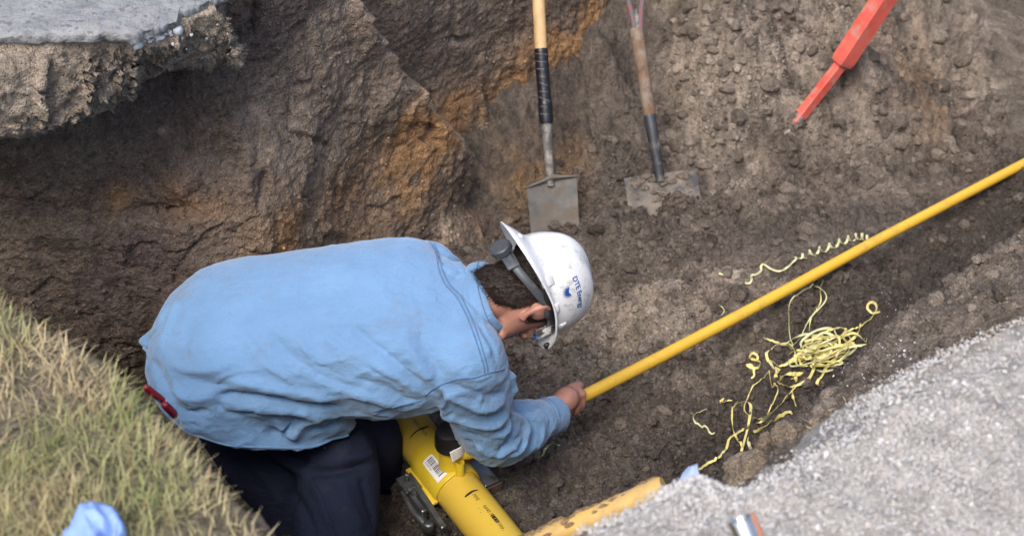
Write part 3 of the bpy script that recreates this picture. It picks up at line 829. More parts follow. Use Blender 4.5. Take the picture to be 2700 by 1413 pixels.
i0 = i.astype(int); base = cw[i0] + (cw[np.minimum(i0 + 1, 329)] - cw[i0]) * (i - i0)[:, None] + tow * v[:, None]
vi = np.clip(np.searchsorted(vv2, v), 0, len(vv2) - 1)
base[:, 2] = gp[i0, vi, 2] if False else gf.reshape(330, len(vv2), 3)[i0, vi, 2]
s = 0.00105 * 2.4 ** (r.rand(n) ** 1.5) * np.where(r.rand(n) < 0.035, 1.9, 1.0)
gc = np.array([0.58, 0.575, 0.565]) * (0.72 + 0.45 * r.rand(n))[:, None]
gc = mix_rows(gc, np.array([0.50, 0.42, 0.33]), (r.rand(n) < 0.16) * 0.7)
gc = mix_rows(gc, np.array([0.18, 0.19, 0.21]), (r.rand(n) < 0.12) * 0.6)
M_GRAIN, nt, b = mat('gravel_grain')
at = nd(nt, 'ShaderNodeAttribute', attribute_name='soil'); nt.links.new(mixc(nt, noise_fac(nt, 500, 1, 0.5, 0.3, 0.7), at.outputs['Color'], (0.75, 0.75, 0.75), 'MULTIPLY'), b.inputs['Base Color']); b.inputs['Roughness'].default_value = 0.8
scatter('gravel_grains', base + np.array([0, 0, 0.0008]), s, np.clip(gc, 0.03, 0.9), M_GRAIN, 31, 1, 8, 0.85, False, parent=gheap, kind='stuff')
# spilt grit on the bank below the heap
n = 170
pts = []
for k in range(n):
    px, py = rp.choice(((2230, 990, 70, 60), (2330, 890, 40, 50), (2290, 1010, 40, 40), (2200, 1180, 60, 40), (2120, 1190, 50, 40), (2360, 800, 40, 60), (2380, 940, 30, 50)))[:2], 0
    cx, cy = px
    pts.append(ray_ground(rp.gauss(cx, 26), rp.gauss(cy, 26), 0.001))
pts = np.array([tuple(p) for p in pts])
scatter('spilt_grit', pts, 0.0010 + 0.0024 * r.rand(n) ** 2, np.clip(np.array([0.62, 0.63, 0.65]) * (0.6 + 0.5 * r.rand(n))[:, None], 0, 0.85), M_GRAIN, 33, 1, 6, 0.85, False, label='pale grit spilt on the bank below the gravel heap', cat='grit', kind='stuff')

# ---- lumps of crumbly sand on the bank crest
tmL, tfL = lumps(2, 6, 1700, 0.3)
def big_lump(px, py, w, h, lift, label, seed, colr):
    bm = bmesh.new(); bmesh.ops.create_icosphere(bm, subdivisions=4, radius=1)
    v = np.array([q.co[:] for q in bm.verts]); f_ = np.array([[q.index for q in p.verts] for p in bm.faces]); bm.free()
    c = ray_ground(px, py)
    sc = (c - Vector(CAM_O)).length / FPX
    v = v * (1 + 0.30 * fbm3(v, 1.3, 3, seed) + 0.12 * fbm3(v, 4, 3, seed + 3) + 0.05 * fbm3(v, 12, 2, seed + 5))[:, None]
    v = v * np.array([w * sc / 2, w * sc / 2.4, h * sc / 2 / 0.85]) + np.array(c) + np.array([0, 0.0, lift])
    me = np_mesh('soil_lump', v, f_); cl_ = np.tile(np.array(colr), (len(v), 1)) * (1 + 0.25 * fbm3(v, 50, 3, seed))[:, None]
    set_col(me, np.clip(cl_, 0.02, 1))
    obj('soil_lump', me, M_SOIL, label=label, cat='soil lump', group='soil lumps by the gravel')
big_lump(1985, 1258, 140, 100, 0.012, 'broad crumbly tan lump of sand rising behind the gravel', 1801, (0.30, 0.25, 0.19))
big_lump(2022, 1208, 74, 110, 0.012, 'upright crumbly tan lump of sand behind the gravel', 1811, (0.31, 0.255, 0.19))
big_lump(2085, 1160, 100, 76, 0.0, 'pale tan soil lump higher on the bank past the sand lumps', 1821, (0.28, 0.23, 0.175))
big_lump(2095, 1222, 60, 34, 0.0, 'grey angular clod lying on the dark bank', 1831, (0.17, 0.15, 0.13))
big_lump(2145, 1155, 50, 36, 0.0, 'brown clod on the bank beside a tuft of straw', 1841, (0.19, 0.155, 0.125))
big_lump(2130, 1240, 42, 30, 0.0, 'low brown clod at the rim of the gravel', 1851, (0.17, 0.14, 0.115))
big_lump(1338, 1425, 60, 40, -0.01, 'dark clod of soil resting on the gas main at the frame edge', 1861, (0.12, 0.10, 0.085))

# ---- lawn at the near left
M_BLADE, nt, b = mat('grass_blade')
at = nd(nt, 'ShaderNodeAttribute', attribute_name='soil')
nt.links.new(mixc(nt, noise_fac(nt, 120, 2, 0.5, 0.3, 0.7), at.outputs['Color'], (0.8, 0.82, 0.8), 'MULTIPLY'), b.inputs['Base Color']); b.inputs['Roughness'].default_value = 0.7
r = np.random.RandomState(51)
n = 48000
gxv = r.uniform(-1.75, -0.16, n * 2); gyv = r.uniform(1.0, 2.6, n * 2)
dl, _ = line_dist(gxv, gyv, NEAR)
ok = (gyv < np.interp(gxv, NEAR[:, 0], NEAR[:, 1]) - 0.028) & (dl < 0.75) & (r.rand(n * 2) < 0.35 + 0.65 * sstep(-0.5, 0.3, fbm2(gxv, gyv, 9, 2, 901)))
gxv, gyv, dl = gxv[ok][:n], gyv[ok][:n], dl[ok][:n]
n = len(gxv)
gzb = np.minimum(ground_z(gxv, gyv), G) - 0.004
edge_pull = np.exp(-dl / 0.05)
az = r.uniform(0, 2 * np.pi, n)
lean = r.uniform(0.1, 1.25, n) + 0.25 * edge_pull
dirx = np.cos(az) * (1 - 0.75 * edge_pull) + 0.70 * edge_pull * 1.2; diry = np.sin(az) * (1 - 0.75 * edge_pull) + 0.60 * edge_pull * 1.2
dl_ = np.hypot(dirx, diry) + 1e-6; dirx /= dl_; diry /= dl_
L = r.uniform(0.014, 0.066, n) * (1 - 0.25 * edge_pull); w = r.uniform(0.0006, 0.0014, n)
seg = 4
V = np.zeros((n, seg * 2, 3))
tilt = np.clip(r.uniform(0.05, 1.25, n) + 0.3 * edge_pull, 0, 1.5); kink = r.uniform(-0.5, 1.2, n)
px_, py_, pz_ = gxv.copy(), gyv.copy(), gzb.copy()
for k in range(seg):
    t = k / (seg - 1)
    if k:
        an = tilt + kink * t
        px_ = px_ + dirx * L / (seg - 1) * np.sin(an); py_ = py_ + diry * L / (seg - 1) * np.sin(an); pz_ = pz_ + L / (seg - 1) * np.cos(an)
    ww_ = w * (1 - t ** 2 * 0.85)
    V[:, k * 2] = np.stack([px_ - diry * ww_, py_ + dirx * ww_, pz_], 1); V[:, k * 2 + 1] = np.stack([px_ + diry * ww_, py_ - dirx * ww_, pz_], 1)
quad = np.array([[2 * k, 2 * k + 1, 2 * k + 3, 2 * k + 2] for k in range(seg - 1)])
F = (quad[None] + (np.arange(n) * seg * 2)[:, None, None]).reshape(-1, 4)
pc = fbm2(gxv, gyv, 7, 3, 911)
green = np.clip(0.33 + 0.5 * pc + 0.35 * (r.rand(n) - 0.5), 0, 1)
colr = mix_rows(np.tile(np.array([0.46, 0.37, 0.215]), (n, 1)), np.array([0.20, 0.255, 0.075]), green)
colr = mix_rows(colr, np.array([0.33, 0.19, 0.10]), (r.rand(n) < 0.10) * 0.7)
colr *= r.uniform(0.7, 1.25, n)[:, None]
me = np_mesh('grass', V.reshape(-1, 3), F); set_col(me, np.repeat(np.clip(colr, 0.01, 0.9), seg * 2, axis=0))
obj('grass', me, M_BLADE, label='dry straw-coloured and green grass on the near left trench edge', cat='grass', kind='stuff')

# ---- pale blue sheet on the grass in the corner
nb = 40
u_, v_ = np.meshgrid(np.linspace(0, 1, nb), np.linspace(0, 1, nb), indexing='ij')
c0 = np.array(PZ(338, 1470, 1.455)); c1 = np.array(PZ(284, 1285, 1.45)); wdir = np.array([-0.075, -0.10, 0])
bx = c0 + (c1 - c0) * (u_ * 1.05 - 0.1)[..., None] + wdir * v_[..., None]
bx[..., 2] += 0.008 * np.cos(v_ * 11 + 2.5 * u_) * sstep(0, 0.2, v_) + 0.012 * fbm2(u_ * 5, v_ * 5, 1, 3, 951) - 0.030 * np.exp(-v_ / 0.05) + 0.005 * np.abs(np.sin(u_ * 7 + v_ * 3)) - 0.02 * v_
bx[..., 0] += 0.03 * np.sin(u_ * 2.6) - 0.02
bl = bx.reshape(-1, 3)
M_SHEET = plain('blue_sheet', (0.19, 0.30, 0.60), 0.6, var=0.1, scale=9)
o = obj('blue_sheet', np_mesh('blue_sheet', bl, grid_faces(nb, nb)), M_SHEET, label='pale blue plastic sheet on the grass in the near left corner', cat='sheet')
md = o.modifiers.new('t', 'SOLIDIFY'); md.thickness = 0.004
# ================================================================== THE WORKER
def frame_ring(c, L, D, a, bd, bv, n=40, p=2.35):
    """superellipse ring: lateral half-width a, dorsal half bd, ventral half bv"""
    out = []
    for k in range(n):
        t = 2 * math.pi * k / n
        x, y = math.cos(t), math.sin(t)
        m = (abs(x) ** p + abs(y) ** p) ** (1 / p)
        x, y = x / m, y / m
        out.append(Vector(c) + L * (x * a) + D * (y * (bd if y > 0 else bv)))
    return out
def torso_rings(stations, n=40, grow=1.0):
    """stations: px, py, depth, lateral dir, dorsal angle control handled by tangent; a, bd, bv"""
    cs = [P(*s[:3]) for s in stations]
    rings = []
    for i, s in enumerate(stations):
        t = unit(cs[min(i + 1, len(cs) - 1)] - cs[max(i - 1, 0)])
        if s[7] is not None: t = unit(s[7])
        L = unit(Vector(s[3])); L = unit(L - t * L.dot(t))
        D = unit(L.cross(t))
        rings.append(frame_ring(cs[i], L, D, s[4] * grow, s[5] * grow, s[6] * grow, n))
    return rings
LS = Vector((0.37, -0.91, -0.18)); LP = Vector((0.10, -0.97, -0.22)); LM = Vector((0.24, -0.95, -0.2))
# hem -> neck (px, py, depth, lateral, half width, dorsal, ventral, tangent override)
ST = [
    (652, 1000, 3.74, LP, 0.212, 0.238, 0.300, Vector((0.34, -0.10, 0.93))),
    (640, 970, 3.73, LP, 0.216, 0.228, 0.275, Vector((0.42, -0.08, 0.90))),
    (628, 942, 3.72, LP, 0.220, 0.204, 0.230, Vector((0.56, -0.05, 0.82))),
    (640, 908, 3.71, LP, 0.217, 0.176, 0.205, Vector((0.78, 0, 0.62))),
    (695, 894, 3.70, LP, 0.213, 0.154, 0.180, Vector((0.92, 0, 0.38))),
    (790, 880, 3.70, LM, 0.210, 0.152, 0.162, None),
    (900, 868, 3.69, LM, 0.213, 0.153, 0.167, None),
    (1010, 858, 3.68, LM, 0.218, 0.152, 0.172, None),
    (1105, 848, 3.67, LS, 0.216, 0.138, 0.160, None),
    (1170, 834, 3.66, LS, 0.203, 0.112, 0.132, None),
    (1218, 815, 3.66, LS, 0.158, 0.088, 0.102, None),
    (1254, 797, 3.66, LS, 0.106, 0.072, 0.082, None),
    (1282, 785, 3.66, LS, 0.072, 0.062, 0.068, None),
]
SHO_R = P(1222, 945, 3.585); ELB_R = P(1298, 1148, 3.80); WRI_R = P(1438, 1101, 3.96)
SHO_L = P(1120, 730, 3.80); ELB_L = P(1175, 930, 4.02); WRI_L = P(1215, 1120, 4.02)
relax_line_ = lambda q: q
shirt = MB()
shirt.rings(torso_rings(ST))
shirt.tube(relax_line_([P(690, 1050, 3.70), P(760, 1068, 3.69), P(820, 1083, 3.69), P(880, 1100, 3.71), P(905, 1108, 3.72)]), [0.095, 0.082, 0.072, 0.050, 0.030], 20, True)
shirt.tube([P(470, 890, 3.72), P(415, 893, 3.72), P(374, 898, 3.73)], [0.055, 0.034, 0.012], 14, True)
def sleeve(mb, a, e, w, r0, r1, r2, r3):
    q = spline([tuple(a), tuple(lerp(a, e, 0.55)), tuple(e), tuple(lerp(e, w, 0.5)), tuple(w)], 15)
    q = relax_line(q, 2)
    rr = np.interp(np.linspace(0, 1, len(q)), [0, 0.3, 0.52, 0.75, 1], [r0, r1, r1 * 0.98, r2, r3])
    mb.tube(q, list(rr), 20, True)
def relax_line(q, it):
    q = np.array(q)
    for _ in range(it):
        q[1:-1] = 0.25 * q[:-2] + 0.5 * q[1:-1] + 0.25 * q[2:]
    return q
sleeve(shirt, SHO_R, ELB_R, WRI_R, 0.098, 0.079, 0.071, 0.047)
sleeve(shirt, SHO_L, ELB_L, WRI_L, 0.090, 0.075, 0.066, 0.05)
sv, sf = remesh_np(shirt, 0.0052, 16)
SB = bvh_of(sv, sf)
# ---- folds (lines on the shirt: px points, width in m, height in m)
FOLDS = [
    # sleeve, crook of the elbow
    ([(1150, 1010), (1210, 1050), (1270, 1072), (1330, 1062)], 0.014, 0.012), ([(1160, 1030), (1230, 1082), (1290, 1100), (1335, 1080)], 0.010, -0.011),
    ([(1155, 1055), (1220, 1105), (1290, 1122), (1335, 1098)], 0.012, 0.011), ([(1170, 1080), (1230, 1130), (1290, 1148), (1338, 1118)], 0.010, -0.009),
    ([(1180, 1010), (1240, 1030), (1300, 1040), (1335, 1030)], 0.010, -0.007),
    ([(1140, 1030), (1200, 1100), (1270, 1145), (1330, 1135), (1350, 1090)], 0.010, 0.008),
    ([(1345, 1085), (1352, 1120), (1338, 1165), (1305, 1200)], 0.011, -0.014), ([(1360, 1090), (1385, 1130), (1375, 1175), (1340, 1205)], 0.012, 0.012),
    ([(1365, 1085), (1400, 1115), (1410, 1150), (1395, 1185)], 0.009, -0.012), ([(1390, 1085), (1425, 1115), (1428, 1150), (1405, 1190)], 0.010, 0.009),
    ([(1300, 1205), (1340, 1185), (1375, 1150)], 0.010, 0.008), ([(1430, 1075), (1450, 1100), (1448, 1135)], 0.008, -0.006),
    ([(1250, 1170), (1290, 1195), (1330, 1190)], 0.014, 0.008), ([(1230, 1150), (1262, 1190), (1290, 1215)], 0.010, -0.006),
    ([(1345, 1070), (1380, 1085), (1440, 1065)], 0.012, -0.008),
    # shoulder blade and underarm pull
    ([(1340, 985), (1350, 1010), (1345, 1035)], 0.012, 0.012), ([(1130, 1030), (1060, 960), (980, 900), (920, 850)], 0.016, -0.009), ([(1110, 1045), (1020, 985), (930, 935), (850, 890)], 0.018, 0.010),
    ([(1100, 1065), (1000, 1020), (900, 985), (800, 930)], 0.016, -0.010), ([(1060, 1068), (960, 1040), (860, 1010), (760, 950)], 0.018, 0.010),
    ([(1140, 1020), (1090, 940), (1050, 880)], 0.018, 0.008), ([(1170, 1000), (1130, 930), (1100, 860)], 0.016, -0.006),
    ([(900, 1075), (780, 1060), (640, 1040), (560, 1042)], 0.012, -0.020), ([(900, 1050), (780, 1035), (650, 1015), (570, 1000)], 0.020, 0.012),
    ([(880, 1095), (780, 1080), (680, 1075), (560, 1075)], 0.020, 0.010), ([(560, 1055), (620, 1085), (680, 1075)], 0.014, -0.010),
    ([(640, 1000), (560, 1010), (480, 990)], 0.018, -0.010), ([(620, 960), (520, 985), (440, 960)], 0.02, 0.009), ([(600, 1040), (500, 1050), (440, 1020)], 0.018, 0.010), ([(560, 1080), (500, 1080), (460, 1060)], 0.014, -0.008),
    ([(700, 870), (780, 950), (860, 1000), (960, 1030)], 0.016, -0.009), ([(760, 880), (840, 950), (930, 1000), (1040, 1040)], 0.015, 0.008), ([(640, 880), (700, 960), (780, 1010)], 0.016, 0.007),
    ([(860, 870), (930, 930), (1010, 980), (1090, 1040)], 0.014, -0.007), ([(720, 1100), (760, 1130), (780, 1150)], 0.014, 0.012), ([(790, 1090), (740, 1130), (700, 1140)], 0.010, -0.005), ([(850, 1090), (800, 1110), (770, 1150)], 0.012, 0.012), ([(900, 1090), (870, 1120), (800, 1140)], 0.010, -0.008),
    # yoke and collar
    ([(1130, 640), (1165, 665), (1200, 690), (1215, 700)], 0.012, 0.010), ([(1150, 660), (1180, 700), (1230, 715)], 0.009, -0.008), ([(1160, 700), (1200, 720), (1240, 730)], 0.010, 0.006), ([(1230, 700), (1215, 720), (1190, 740)], 0.008, -0.006),
    ([(1180, 770), (1220, 790), (1260, 830), (1275, 870)], 0.010, 0.006), ([(1210, 770), (1250, 810), (1270, 850)], 0.008, -0.006), ([(1245, 850), (1270, 900), (1290, 940)], 0.012, 0.007), ([(1260, 850), (1290, 900), (1310, 950)], 0.010, -0.006),
    ([(450, 800), (420, 850), (385, 905)], 0.012, -0.010), ([(470, 790), (450, 850), (420, 920)], 0.014, 0.008), ([(400, 950), (430, 1000), (470, 1070)], 0.016, -0.010),
    ([(520, 800), (500, 870), (480, 920)], 0.02, -0.005), ([(900, 700), (1000, 760), (1080, 820)], 0.03, 0.004), ([(800, 720), (700, 780), (600, 800)], 0.04, 0.004),
]
FOLDS = [(p_, w_ * 0.8, a_ * 1.3) for p_, w_, a_ in FOLDS] + [([(x, y + 9) for x, y in p_], w_ * 0.38, -abs(a_) * 0.42) for p_, w_, a_ in FOLDS if a_ > 0.005]
sv = strokes(sv, sf, FOLDS, SB)
sv = relax(sv, sf, 1, 0.4)
nn = normals_np(sv, sf)
low = np.clip(0.25 + 0.9 * sstep(0.55, -0.45, nn @ np.array([0, 0.35, 0.94])), 0, 1)
rid = 1 - np.abs(fbm3(sv * np.array([0.75, 1.5, 1.5]) + 0.03 * fbm3(sv, 10, 2, 509)[:, None], 11, 2, 511)) * 1.6
rid2 = 1 - np.abs(fbm3(sv * np.array([1.0, 1.3, 1.5]), 26, 2, 517)) * 1.6
sv = sv + nn * (0.0018 * fbm3(sv * np.array([1, 1.6, 1.6]), 9, 3, 501) + 0.0065 * low * np.clip(rid, 0, 1) ** 3 + 0.0022 * low * np.clip(rid2, 0, 1) ** 3 + 0.0007 * fbm3(sv, 38, 2, 507))[:, None]
SB = bvh_of(sv, sf)

def cloth(name, colr, dirtc, weave=900, dirt_amt=0.3, sheen=0.3, fade=None):
    m, nt, b = mat(name)
    f = noise_fac(nt, 9, 4, 0.6, 0.3, 0.7)
    f2 = noise_fac(nt, weave, 1, 0.5, 0.3, 0.7, stretch=(1, 0.35, 1))
    c = mixc(nt, f, tuple(x * 0.9 for x in colr), tuple(min(1, x * 1.08) for x in colr))
    c = mixc(nt, mulf(nt, f2, 0.6), c, (0.8, 0.82, 0.86), 'MULTIPLY')
    g = noise_fac(nt, 11, 6, 0.75, 0.66 - 0.2 * dirt_amt, 0.86 - 0.2 * dirt_amt)
    c = mixc(nt, mulf(nt, g, 0.45), c, dirtc)
    g2 = noise_fac(nt, 70, 3, 0.6, 0.735, 0.78)
    c = mixc(nt, mulf(nt, g2, 0.6), c, tuple(x * 0.35 for x in dirtc))
    nt.links.new(c, b.inputs['Base Color'])
    b.inputs['Roughness'].default_value = 0.9; b.inputs['Specular IOR Level'].default_value = 0.15
    b.inputs['Sheen Weight'].default_value = sheen; b.inputs['Sheen Roughness'].default_value = 0.5
    p = bump(nt, b, noise_fac(nt, 42, 4, 0.65, 0.3, 0.7, stretch=(0.8, 1.2, 1.2)), 0.4, 0.006)
    bump(nt, b, f2, 0.25, 0.0008, p)
    return m
M_SHIRT = cloth('shirt_cloth', (0.145, 0.268, 0.445), (0.16, 0.155, 0.135), dirt_amt=0.55)
M_SEAM = cloth('shirt_seam', (0.080, 0.170, 0.32), (0.12, 0.12, 0.12))
M_NAVY = cloth('navy_cloth', (0.015, 0.019, 0.038), (0.06, 0.056, 0.055), dirt_amt=0.35, sheen=0.0)
M_SKIN, nt, b = mat('skin')
f = noise_fac(nt, 45, 4, 0.6, 0.3, 0.7)
nt.links.new(mixc(nt, f, (0.31, 0.145, 0.10), (0.40, 0.20, 0.148)), b.inputs['Base Color'])
b.inputs['Roughness'].default_value = 0.5; b.inputs['Subsurface Weight'].default_value = 0.15; b.inputs['Subsurface Radius'].default_value = (0.02, 0.008, 0.004); b.inputs['Subsurface Scale'].default_value = 0.3
bump(nt, b, noise_fac(nt, 400, 2, 0.6, 0.3, 0.7), 0.25, 0.001)

person = empty('person', (-0.45, 2.6, 0.1), 'worker in light blue shirt, navy trousers and white hard hat bending over the pipe', 'person')
so = obj('shirt', np_mesh('shirt', sv, sf), M_SHIRT, person)

# ---- seams, hems, collar and cuff of the shirt
def ribbon(line, nrms, w, th, side_hint=None):
    """a flat strip of real thickness along a line on a surface"""
    mb = MB(); rings = []
    L = [Vector(q) for q in line]
    for i, p in enumerate(L):
        t = unit(L[min(i + 1, len(L) - 1)] - L[max(i - 1, 0)])
        n = Vector(nrms[i]); n = unit(n - t * n.dot(t)); s = t.cross(n)
        rings.append([p - s * w, p + s * w, p + s * w * 0.8 + n * th, p - s * w * 0.8 + n * th])
    mb.rings(rings)
    return mb
def px_line(bvh, pts, n):
    q = spline(pts, n); out = []; nr = []
    for x, y in q[:, :2]:
        h, nm = cast(bvh, x, y)
        if h is not None: out.append(h); nr.append(nm if nm.dot(Vector(ray_dir(x, y))) < 0 else -nm)
    return out, nr
def smooth_normals(nr, it=3):
    q = np.array([tuple(n) for n in nr])
    for _ in range(it): q[1:-1] = (q[:-2] + q[1:-1] * 2 + q[2:]) / 4
    return [Vector(x) for x in q]
def seam(pts, w=0.0035, th=0.0022, n=40, name='seam', m=None, parent=None):
    l, nr = px_line(SB, pts, n)
    if len(l) < 3: return
    obj(name, ribbon(l, smooth_normals(nr), w, th).mesh(name), m or M_SEAM, parent or so)
seam([(1128, 628), (1148, 672), (1158, 715), (1175, 752), (1205, 785), (1232, 838), (1256, 900), (1272, 955), (1278, 990)], 0.0016, 0.0022, 60)
seam([(1140, 632), (1158, 676), (1168, 716), (1186, 750), (1216, 784), (1243, 838), (1266, 900), (1281, 955), (1286, 986)], 0.0016, 0.0022, 60)
seam([(1120, 1042), (1150, 1020), (1200, 1000), (1250, 995), (1290, 982), (1330, 972)], 0.002, 0.002, 50)
seam([(985, 1092), (1030, 1075), (1085, 1062), (1110, 1055)], 0.0015, 0.002, 20)
# small stitches along the yoke
stp = MB()
for (x0, y0), (x1, y1) in zip([(1150, 668), (1160, 712), (1178, 752), (1208, 786), (1236, 838), (1260, 900)], [(1160, 712), (1178, 752), (1208, 786), (1236, 838), (1260, 900), (1276, 955)]):
    for k in range(9):
        t = k / 9
        h, nm = cast(SB, lerp(x0, x1, t) + 4, lerp(y0, y1, t))
        if h is None: continue
        tng = unit(P(x1, y1, 3.6) - P(x0, y0, 3.6))
        stp.box(h + nm * 0.0008, tng * 0.0012, nm.cross(tng) * 0.0005, nm * 0.0008)
obj('stitching', stp.mesh('stitching', False), M_SEAM, so)['kind'] = 'stuff'
# rolled hem round the shirt tail
hem_l = []
for px, py in spline([(372, 915), (384, 940), (382, 985), (392, 1020), (425, 1060), (470, 1105), (512, 1140), (560, 1155), (640, 1160), (720, 1163), (800, 1164), (870, 1158), (905, 1140)], 80)[:, :2]:
    # walk inwards from outside the silhouette until the shirt is met
    c0_ = Vector((650, 1000)); pq = Vector((px, py)); dq = (pq - c0_); best = None
    for k_ in np.arange(1.10, 0.80, -0.006):
        w_ = c0_ + dq * float(k_); h, n2 = cast(SB, w_.x, w_.y)
        if h is not None: best = h; break
    if best is not None: hem_l.append(np.array(best))
hem_l = relax_line(np.array(hem_l), 5)
hb = MB(); hb.tube([Vector(q) for q in hem_l], 0.0035, 8, True)
obj('hem', hb.mesh('hem'), M_SHIRT, so)

# ------------------------------------------------------------------ head frame: F face, R right ear, C crown
Cc = Vector(0.94 * CAM_R + 0.33 * CAM_U + 0.22 * CAM_D)
Cc.normalize()
_q = Vector(0.33 * CAM_R - 0.94 * CAM_U)
Ff = unit(_q * 0.83 + Vector(CAM_D) * 0.56); Ff = unit(Ff - Cc * Ff.dot(Cc)); Rr = unit(Ff.cross(Cc))
HEAD = P(1394, 766, 3.66)
def hp(f, r, c): return HEAD + Ff * f + Rr * r + Cc * c
HS = [  # c, front, back, half width
    (-0.122, 0.080, -0.052, 0.022), (-0.112, 0.094, -0.030, 0.036), (-0.090, 0.096, 0.010, 0.052), (-0.065, 0.094, 0.055, 0.061), (-0.040, 0.092, 0.084, 0.067), (-0.012, 0.094, 0.096, 0.0715),
    (0.020, 0.096, 0.101, 0.0745), (0.050, 0.093, 0.100, 0.0745), (0.078, 0.080, 0.090, 0.066), (0.098, 0.060, 0.070, 0.051), (0.112, 0.030, 0.040, 0.028)]
def head_ring(c, fr, bk, hw, n=32, grow=0.0):
    out = []
    for k in range(n):
        t = 2 * math.pi * k / n
        x, y = math.cos(t), math.sin(t)
        mid = (fr - bk) / 2; half = (fr + bk) / 2 + grow
        out.append(hp(mid + half * x, (hw + grow) * y, c))
    return out
body = MB()
body.rings([head_ring(*s) for s in HS])
NECK0 = P(1262, 795, 3.66)
body.tube([NECK0, lerp(NECK0, hp(-0.03, 0, -0.08), 0.6), hp(-0.024, 0, -0.055), hp(-0.015, 0, 0.0)], [0.062, 0.060, 0.062, 0.055], 20, True)
# nose, brow, lips, chin, jaw
body.tube([hp(0.094, 0, 0.012), hp(0.108, 0, -0.012), hp(0.116, 0, -0.030)], [0.008, 0.010, 0.013], 10, True)
body.tube([hp(0.108, 0.012, -0.034), hp(0.108, -0.012, -0.034)], 0.009, 8, True)
body.tube([hp(0.088, -0.045, 0.022), hp(0.098, 0, 0.024), hp(0.088, 0.045, 0.022)], [0.007, 0.010, 0.007], 8, True)
body.tube([hp(0.090, -0.022, -0.066), hp(0.099, 0, -0.064), hp(0.090, 0.022, -0.066)], [0.005, 0.008, 0.005], 8, True)
body.tube([hp(0.088, -0.02, -0.078), hp(0.098, 0, -0.079), hp(0.088, 0.02, -0.078)], [0.005, 0.008, 0.005], 8, True)
body.tube([hp(0.060, -0.046, -0.100), hp(0.088, 0, -0.108), hp(0.060, 0.046, -0.100)], [0.014, 0.018, 0.014], 10, True)
for sgn in (1, -1):                                             # ears: concha plate, helix rim, lobe
    e = lambda f, r, c: hp(f + 0.012, sgn * (0.067 + r), c - 0.016)
    body.tube([e(0.004, 0.000, 0.010), e(-0.008, 0.008, 0.008)], [0.022, 0.020], 12, True)
    rim = [e(0.016, 0.004, 0.004), e(0.016, 0.010, 0.022), e(0.004, 0.016, 0.033), e(-0.012, 0.022, 0.030), e(-0.020, 0.024, 0.014), e(-0.016, 0.020, -0.006), e(-0.006, 0.012, -0.022), e(0.006, 0.006, -0.028)]
    q = spline([tuple(v) for v in rim], 20)
    body.tube(q, list(np.interp(np.linspace(0, 1, 20), [0, .2, .6, .85, 1], [.005, .0068, .0068, .007, .0085])), 8, True)
# trunk and limbs under the clothes
body.rings(torso_rings(ST[2:], 24, 0.72))
body.tube([SHO_R, ELB_R, WRI_R], [0.055, 0.042, 0.030], 14, True)
body.tube([SHO_L, ELB_L, WRI_L], [0.055, 0.042, 0.030], 14, True)
# ---- the small pipe line is needed for the grip
PIPE_A = P(1262, 1183, 3.85); PIPE_B = P(2410, 583, 4.95)
PDIR = unit(PIPE_B - PIPE_A)
PIPE_R = 0.0167
def hand(mb, wrist, axis_pt, axis, palm_dir, sgn):
    """a fist closed round a bar: axis_pt on the bar, palm_dir from the bar to the palm centre"""
    ax = unit(axis); pd = unit(Vector(palm_dir) - ax * ax.dot(Vector(palm_dir))); sd = ax.cross(pd) * sgn
    r0 = PIPE_R + 0.011
    # back of the hand and palm
    pc = axis_pt + pd * (PIPE_R + 0.014)
    mb.tube([wrist, lerp(wrist, pc, 0.55), pc - ax * 0.012], [0.028, 0.030, 0.032], 14, True)
    for k, (off, rad, span) in enumerate(((0.034, 0.0095, 250), (0.013, 0.0102, 262), (-0.008, 0.0098, 255), (-0.028, 0.0085, 238))):
        pts = []
        for a in np.linspace(-8, span, 10):
            t = math.radians(a)
            pts.append(axis_pt + ax * (off + 0.003 * math.sin(k * 2.1)) + (pd * math.cos(t) + sd * math.sin(t)) * (r0 + 0.003 * math.cos(3 * t)))
        mb.tube(pts, list(np.linspace(rad * 1.12, rad * 0.8, 10)), 10, True)
        kn = axis_pt + ax * off + (pd * math.cos(0.25) + sd * math.sin(0.25)) * (r0 + 0.006)
        mb.tube([pc + ax * off * 0.6, kn], [0.012, rad * 1.25], 10, True)
    pts = [pc + ax * 0.02 - sd * 0.018]
    for a in (-35, -75, -115, -150):
        t = math.radians(a)
        pts.append(axis_pt + ax * (0.048 + 0.004 * (a + 150) / 115) + (pd * math.cos(t) + sd * math.sin(t)) * (r0 + 0.002))
    mb.tube(pts, [0.015, 0.013, 0.0115, 0.0105, 0.009], 10, True)
GRIP = PIPE_A + PDIR * ((P(1486, 1066, 4.04) - PIPE_A).dot(PDIR))
hand(body, WRI_R, GRIP, PDIR, (WRI_R - GRIP) + Vector((0, 0, 0.035)), 1)
GRIP_L = P(1215, 1180, 3.93)
hand(body, WRI_L, GRIP_L, (0, 0, 1), (WRI_L - GRIP_L) + Vector((0, 0.08, 0)), 1)
# legs inside the trousers
HIP_R, KNE_R, ANK_R = P(700, 1090, 3.93), P(893, 1198, 3.82), Vector((-0.425, 2.42, 0.17))
HIP_L, KNE_L, ANK_L = P(660, 960, 3.95), P(955, 1128, 3.95), P(985, 1300, 4.20)
for a_, k_, n_ in ((HIP_R, KNE_R, ANK_R), (HIP_L, KNE_L, ANK_L)):
    body.tube([a_, lerp(a_, k_, 0.5), k_, lerp(k_, n_, 0.4), n_], [0.09, 0.075, 0.055, 0.055, 0.036], 16, True)
bv_, bf_ = remesh_np(body, 0.0040, 3)
obj('body', np_mesh('body', bv_, bf_), M_SKIN, person)
BB = bvh_of(bv_, bf_)

